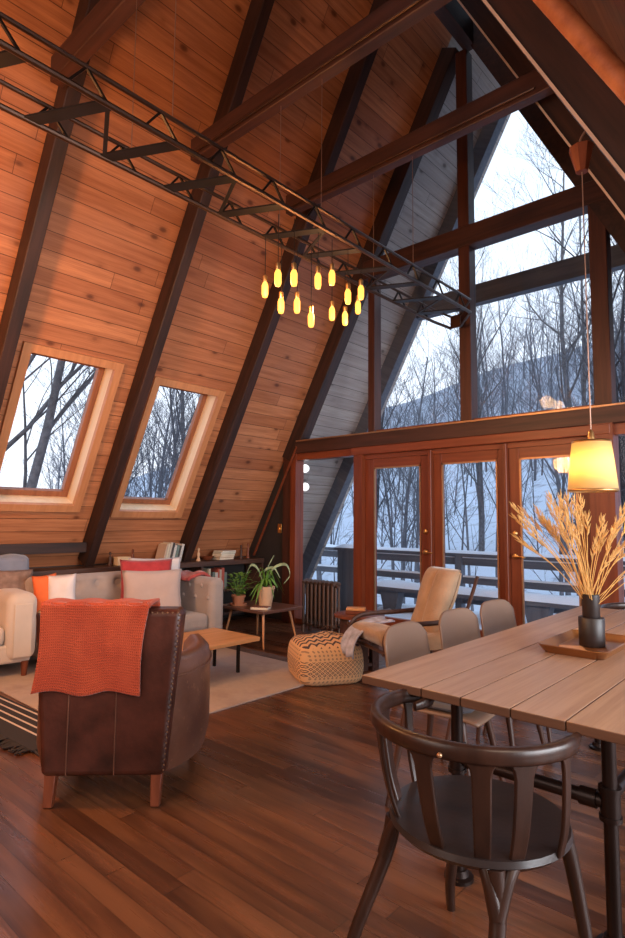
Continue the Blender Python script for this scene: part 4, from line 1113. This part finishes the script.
bulbs = [(265, 287), (278, 275), (294, 275), (318, 278), (332, 275), (348, 294), (361, 290), (281, 303), (297, 303), (311, 317), (332, 311), (345, 316), (358, 305)]
bw = [(2.436, 2.73), (2.548, 2.844), (2.696, 2.892), (2.935, 2.948), (3.085, 3.019), (3.268, 2.934), (3.425, 3.013), (2.579, 2.668), (2.728, 2.711), (2.867, 2.653), (3.087, 2.756), (3.234, 2.759), (3.389, 2.886)]
bl = ['leftmost', 'second from left in the upper row', 'third from left in the upper row', 'fourth from left in the upper row', 'fifth from left in the upper row', 'sixth from left in the upper row', 'rightmost of the upper row',
      'first from left in the lower row', 'second from left in the lower row', 'lowest, in the middle of the lower row', 'fourth from left in the lower row', 'fifth from left in the lower row', 'rightmost of the lower row']
bxs = [-2.86, -2.60, -2.56, -2.56, -2.56, -2.56, -2.56, -2.82, -2.80, -2.74, -2.84, -2.82, -2.84]
def reproj(y_, z_, x_):  # move a point on the plane x=-2.6 along its camera ray to another x
    k_ = x_/-2.6; return (x_, y_*k_, CAM_H+(z_-CAM_H)*k_)
first = None
for i, ((yy, zz), x_) in enumerate(zip(bw, bxs)):
    p = reproj(yy, zz, x_)
    r = thing('filament_bulb', 'hanging amber filament bulb, %s, under the truss' % bl[i], 'light bulb', p, 0, 'filament bulbs under the steel truss')
    obj('glass_bulb', MB().lathe([(.004, -.078), (.017, -.072), (.023, -.05), (.023, .008), (.015, .03)], 14), bulb_amber, r)
    obj('socket', MB().lathe([(.015, .03), (.0165, .035), (.0165, .075), (.006, .085)], 12), brass, r)
    obj('cord', MB().tube([(0, 0, .08), (0, 0, tz0-p[2])], .0028, 5), metal_black, r)
for y in (2.6, 3.1, 3.5): point('bulb_cluster_light', (-2.7, y, 2.80), 9, (1, .52, .20), .08)

# ------------------------------------------------------------------ outside: deck, railing, porch frame
struct('deck_floor', MB().box(-5.95, 2.5, 5.56, 8.1, -.22, -.10), deck_m)
def snowcap(name, x0, x1, y0, y1, z, h=.05, seed=2):
    rr_ = random.Random(seed)
    nx = max(4, int((x1-x0)/.12)); ny = max(3, int((y1-y0)/.08)); m = MB(); amp = [[rr_.uniform(.75, 1.15) for _ in range(nx+1)] for _ in range(ny+1)]
    def g(u, v):
        i = int(round(u*nx)); j = int(round(v*ny)); e = min(1, min(u, 1-u)*nx/1.0+.0, min(v, 1-v)*ny/1.0)
        return (x0+u*(x1-x0), y0+v*(y1-y0), z+h*amp[j][i]*e)
    m.grid(g, nx, ny); return m
sn = obj('deck_snow', snowcap('s', -5.3, 2.4, 5.60, 8.0, -.10, .10), snow, ang=180)
tag(sn, 'untouched snow covering the deck boards outside the doors', 'snow', kind='stuff')
rl = thing('deck_railing', 'weathered dark wooden deck railing with snow on its rails outside the glass', 'railing', (-2.5, 7.75, -.1))
for z, h_, d2 in ((.88, .045, .14), (.76, .10, .04), (.50, .09, .04), (.22, .09, .04)):
    obj('rail', MB().box(-5.0, 5.0, -d2/2, d2/2, z, z+h_), deck_m, rl, smooth=False)
    obj('rail_snow', snowcap('s', -5.0, 5.0, -d2/2, d2/2, z+h_, .028 if z < .8 else .04, int(z*10)), snow, rl, ang=180)
for x in (-4.9, -1.6, .35, 2.3, 4.3): obj('post', MB().box(x-.05, x+.05, -.06, .06, 0, .88), deckz, rl, smooth=False)
pb = thing('planter_column', 'tall weathered grey wooden box column with snow on top outside the left pane', 'column', (-5.55, 7.1, -.1))
obj('column_body', MB().box(-.17, .17, -.15, .15, 0, .93), deckz, pb, smooth=False); obj('column_cap', MB().box(-.21, .21, -.19, .19, .93, .97), deckz, pb, smooth=False)
obj('cap_snow', snowcap('s', -.21, .21, -.19, .19, .97, .05, 4), snow, pb, ang=180)
be = thing('deck_bench', 'snow-topped wooden bench with flared supports along the deck railing', 'bench', (-2.6, 7.28, -.1))
obj('bench_seat', MB().box(-2.6, 5.0, -.20, .20, .38, .43), deck_m, be, smooth=False)
obj('seat_snow', snowcap('s', -2.6, 5.0, -.20, .20, .43, .07, 5), snow, be, ang=180)
for x in (-2.35, -.2, 1.9, 4.0): obj('support', MB().prism([(x-.08, 0), (x+.08, 0), (x+.17, .38), (x-.17, .38)], -.08, .08, 'y'), deckz, be, smooth=False)
struct('porch_rafter', MB().box(6.60, 6.73, vl(-.1), vl(6.5), 0, DEPTH), deckz, matrix=ML)
struct('porch_rafter', MB().box(-6.73, -6.60, vr(.3), vr(6.5), 0, DR), deckz, matrix=MR)
struct('porch_tie', MB().box(-4.1, -1.05, 6.62, 6.74, 3.99, 4.23), deck_m)
for k, z in enumerate((1.965, 1.72)):
    lm = thing('wall_lamp', '%s of two round white globe lights on the outside soffit' % ('upper', 'lower')[k], 'lamp', (-5.27, 5.72, z))
    obj('globe', MB().ball((0, 0, 0), .055, 20, 12), mat_emit('white_globe_glow', (1, .97, .92), 1.0, (.8, .8, .8)) if k == 0 else MATS['white_globe_glow'], lm)
    obj('wall_bracket', MB().tube([(-.05, 0, 0), (-.22, 0, .0)], .012, 8), metal_black, lm)

# terrain
def kfun(a):
    d = math.degrees(a)     # 0 = +y, negative = to the left
    return .41 if d > -16 else (.41+(d+16)*(.11/19) if d > -35 else max(.05, .30+(d+35)*.007))
def terr(x, y):
    D = math.hypot(x, y); k_ = kfun(math.atan2(x, y)); rise = max(0, D-11)
    z = -1.7+k_*min(rise, 52)+(.35*math.sin(x*.31+y*.17)+.25*math.sin(y*.43-x*.2))*min(1, rise/8)
    return z
tm = MB()
def tg(u, v):
    a = math.radians(-125+u*165); D = 7.5+112*v**1.6
    x, y = D*math.sin(a), D*math.cos(a); return (x, y, terr(x, y))
tm.grid(tg, 150, 90)
te = struct('ground', tm, ground_m, smooth=True, ang=180)
nb_ = struct('ground_near', MB().box(-13, 9, 5.56, 13, -2.6, -1.9).box(-13, -7.3, -9, 5.56, -2.6, -1.9), snow)

# trees: recursive bare branching
def make_tree(seed, H, r0, lean=.04, mat=bark, spread=.55, fork=None, low=.28, dens=1.0, minr=.0035, maxl=4):
    rr_ = random.Random(seed); tr_ = MB(); br = MB()
    def grow(p, d, ln, r_, lvl, mbx, low_=low):
        n = 7 if lvl == 0 else (4 if lvl < 3 else 3); seg = ln/n; pts = [V(p)]; dd = V(d); rs = [r_]
        for i in range(n):
            dd = (dd+V((rr_.uniform(-1, 1), rr_.uniform(-1, 1), rr_.uniform(-.3, .9)))*(.07 if lvl == 0 else .20)).normalized()
            pts.append(pts[-1]+dd*seg); rs.append(max(minr*.8, r_*(1-(.82 if lvl else .80)*(i+1)/n)))
        mbx.tube(pts, rs, (8, 5, 4, 3, 3)[lvl], caps=False)
        if lvl >= maxl: return
        cnt = int((rr_.randint(11, 14), rr_.randint(5, 7), rr_.randint(4, 5), rr_.randint(2, 3))[lvl]*dens)
        for c in range(cnt):
            l0 = low_ if lvl == 0 else .2
            t = l0+(.98-l0)*(c+rr_.random())/cnt
            k_ = min(n-1, int(t*n)); q = pts[k_].lerp(pts[k_+1], t*n-k_); rq = rs[k_]+(rs[k_+1]-rs[k_])*(t*n-k_)
            ax = (pts[k_+1]-pts[k_]).normalized(); a = rr_.uniform(0, 2*PI)
            e1 = ax.orthogonal().normalized(); e2 = ax.cross(e1); o_ = e1*math.cos(a)+e2*math.sin(a)
            sp = rr_.uniform(.45, .95)*(spread/.55); nd = (ax*math.cos(sp)+o_*math.sin(sp)+V((0, 0, .25))).normalized()
            grow(q, nd, ln*(rr_.uniform(.26, .42) if lvl == 0 else rr_.uniform(.42, .62))*(1.15-.5*t), max(minr, min(rq*.55, r_*(.34 if lvl == 0 else .5))), lvl+1, br)
    grow(V((0, 0, -.5)), V((rr_.uniform(-lean, lean), rr_.uniform(-lean, lean), 1)).normalized(), H, r0, 0, tr_)
    if fork: grow(V((0, 0, -.5)), V((fork[0], fork[1], 1)).normalized(), H*.85, r0*.75, 0, br)
    return tr_, br
def tree_proto(seed, H, r0, mat, fk, **k):
    t_, b_ = make_tree(seed, H, r0, mat=mat, fork=fk, **k)
    r = thing('bare_tree', '', 'tree', (0, 0, 0), 0)
    obj('trunk', t_, mat, r, ang=180); b = obj('branches', b_, mat, r, ang=180); b['kind'] = 'stuff'
    return r
big = [tree_proto(101, 13, .13, bark, (.18, .06)), tree_proto(102, 12, .10, bark_dark, (-.14, .1)), tree_proto(103, 14, .15, bark, (-.10, -.14)), tree_proto(104, 11, .085, bark_dark, None)]
small = [tree_proto(201, 8.0, .060, bark_mist, None, low=.15, dens=.8, minr=.006, maxl=3), tree_proto(202, 7.0, .045, bark_mist, (.12, 0), low=.2, dens=.7, minr=.006, maxl=3), tree_proto(203, 9.0, .085, bark_mist, None, low=.25, dens=.8, minr=.006, maxl=3), tree_proto(204, 6.0, .035, bark_mist, None, low=.1, dens=.7, minr=.006, maxl=3)]
used = {}
def place_tree(P, x, y, s_, rz, label, group, dz=0):
    z = (terr(x, y) if math.hypot(x, y) > 11 else -1.9)+dz
    if P.name not in used:
        used[P.name] = 1; P.location = (x, y, z); P.rotation_euler = (0, 0, rz); P.scale = (s_,)*3; P['label'] = label; P['group'] = group; return
    dup(P, (x, y, z), rz, label, group, s_)
rr = random.Random(77)
near = [(-7.2, 14.8, 0, .66), (-3.2, 13.2, 1, .80), (-5.0, 15.8, 2, .72), (-1.2, 15.6, 3, .85), (-9.4, 12.8, 3, .7), (.2, 14.0, 1, .8)]
for x, y, i, s_ in near:
    place_tree(big[i], x, y, s_, rr.uniform(0, 6.28), 'large bare grey tree close behind the deck, seen through the gable glass', 'large bare trees behind the deck')
for x, y, i, s_ in [(-10.6, 3.7, 2, 1.0), (-13.6, 6.6, 1, .8), (-9.8, 7.2, 3, .75), (-16.0, 6.0, 3, .9), (-13.0, 9.6, 0, .75)]:
    place_tree(big[i], x, y, s_, rr.uniform(0, 6.28), 'large bare grey tree outside the skylights beside the cabin', 'large bare trees beside the cabin')
cnt = 0
while cnt < 285:
    a = math.radians(rr.uniform(-66, -8)); D = 12.8+40*rr.random()**1.5; x, y = D*math.sin(a), D*math.cos(a)
    if x > -9.5 and y < 10.5: continue
    place_tree(small[rr.randrange(4)], x, y, rr.uniform(.5, .88), rr.uniform(0, 6.28), 'slender bare tree in the snowy woods behind the deck, one of many', 'slender bare trees in the snowy woods')
    cnt += 1
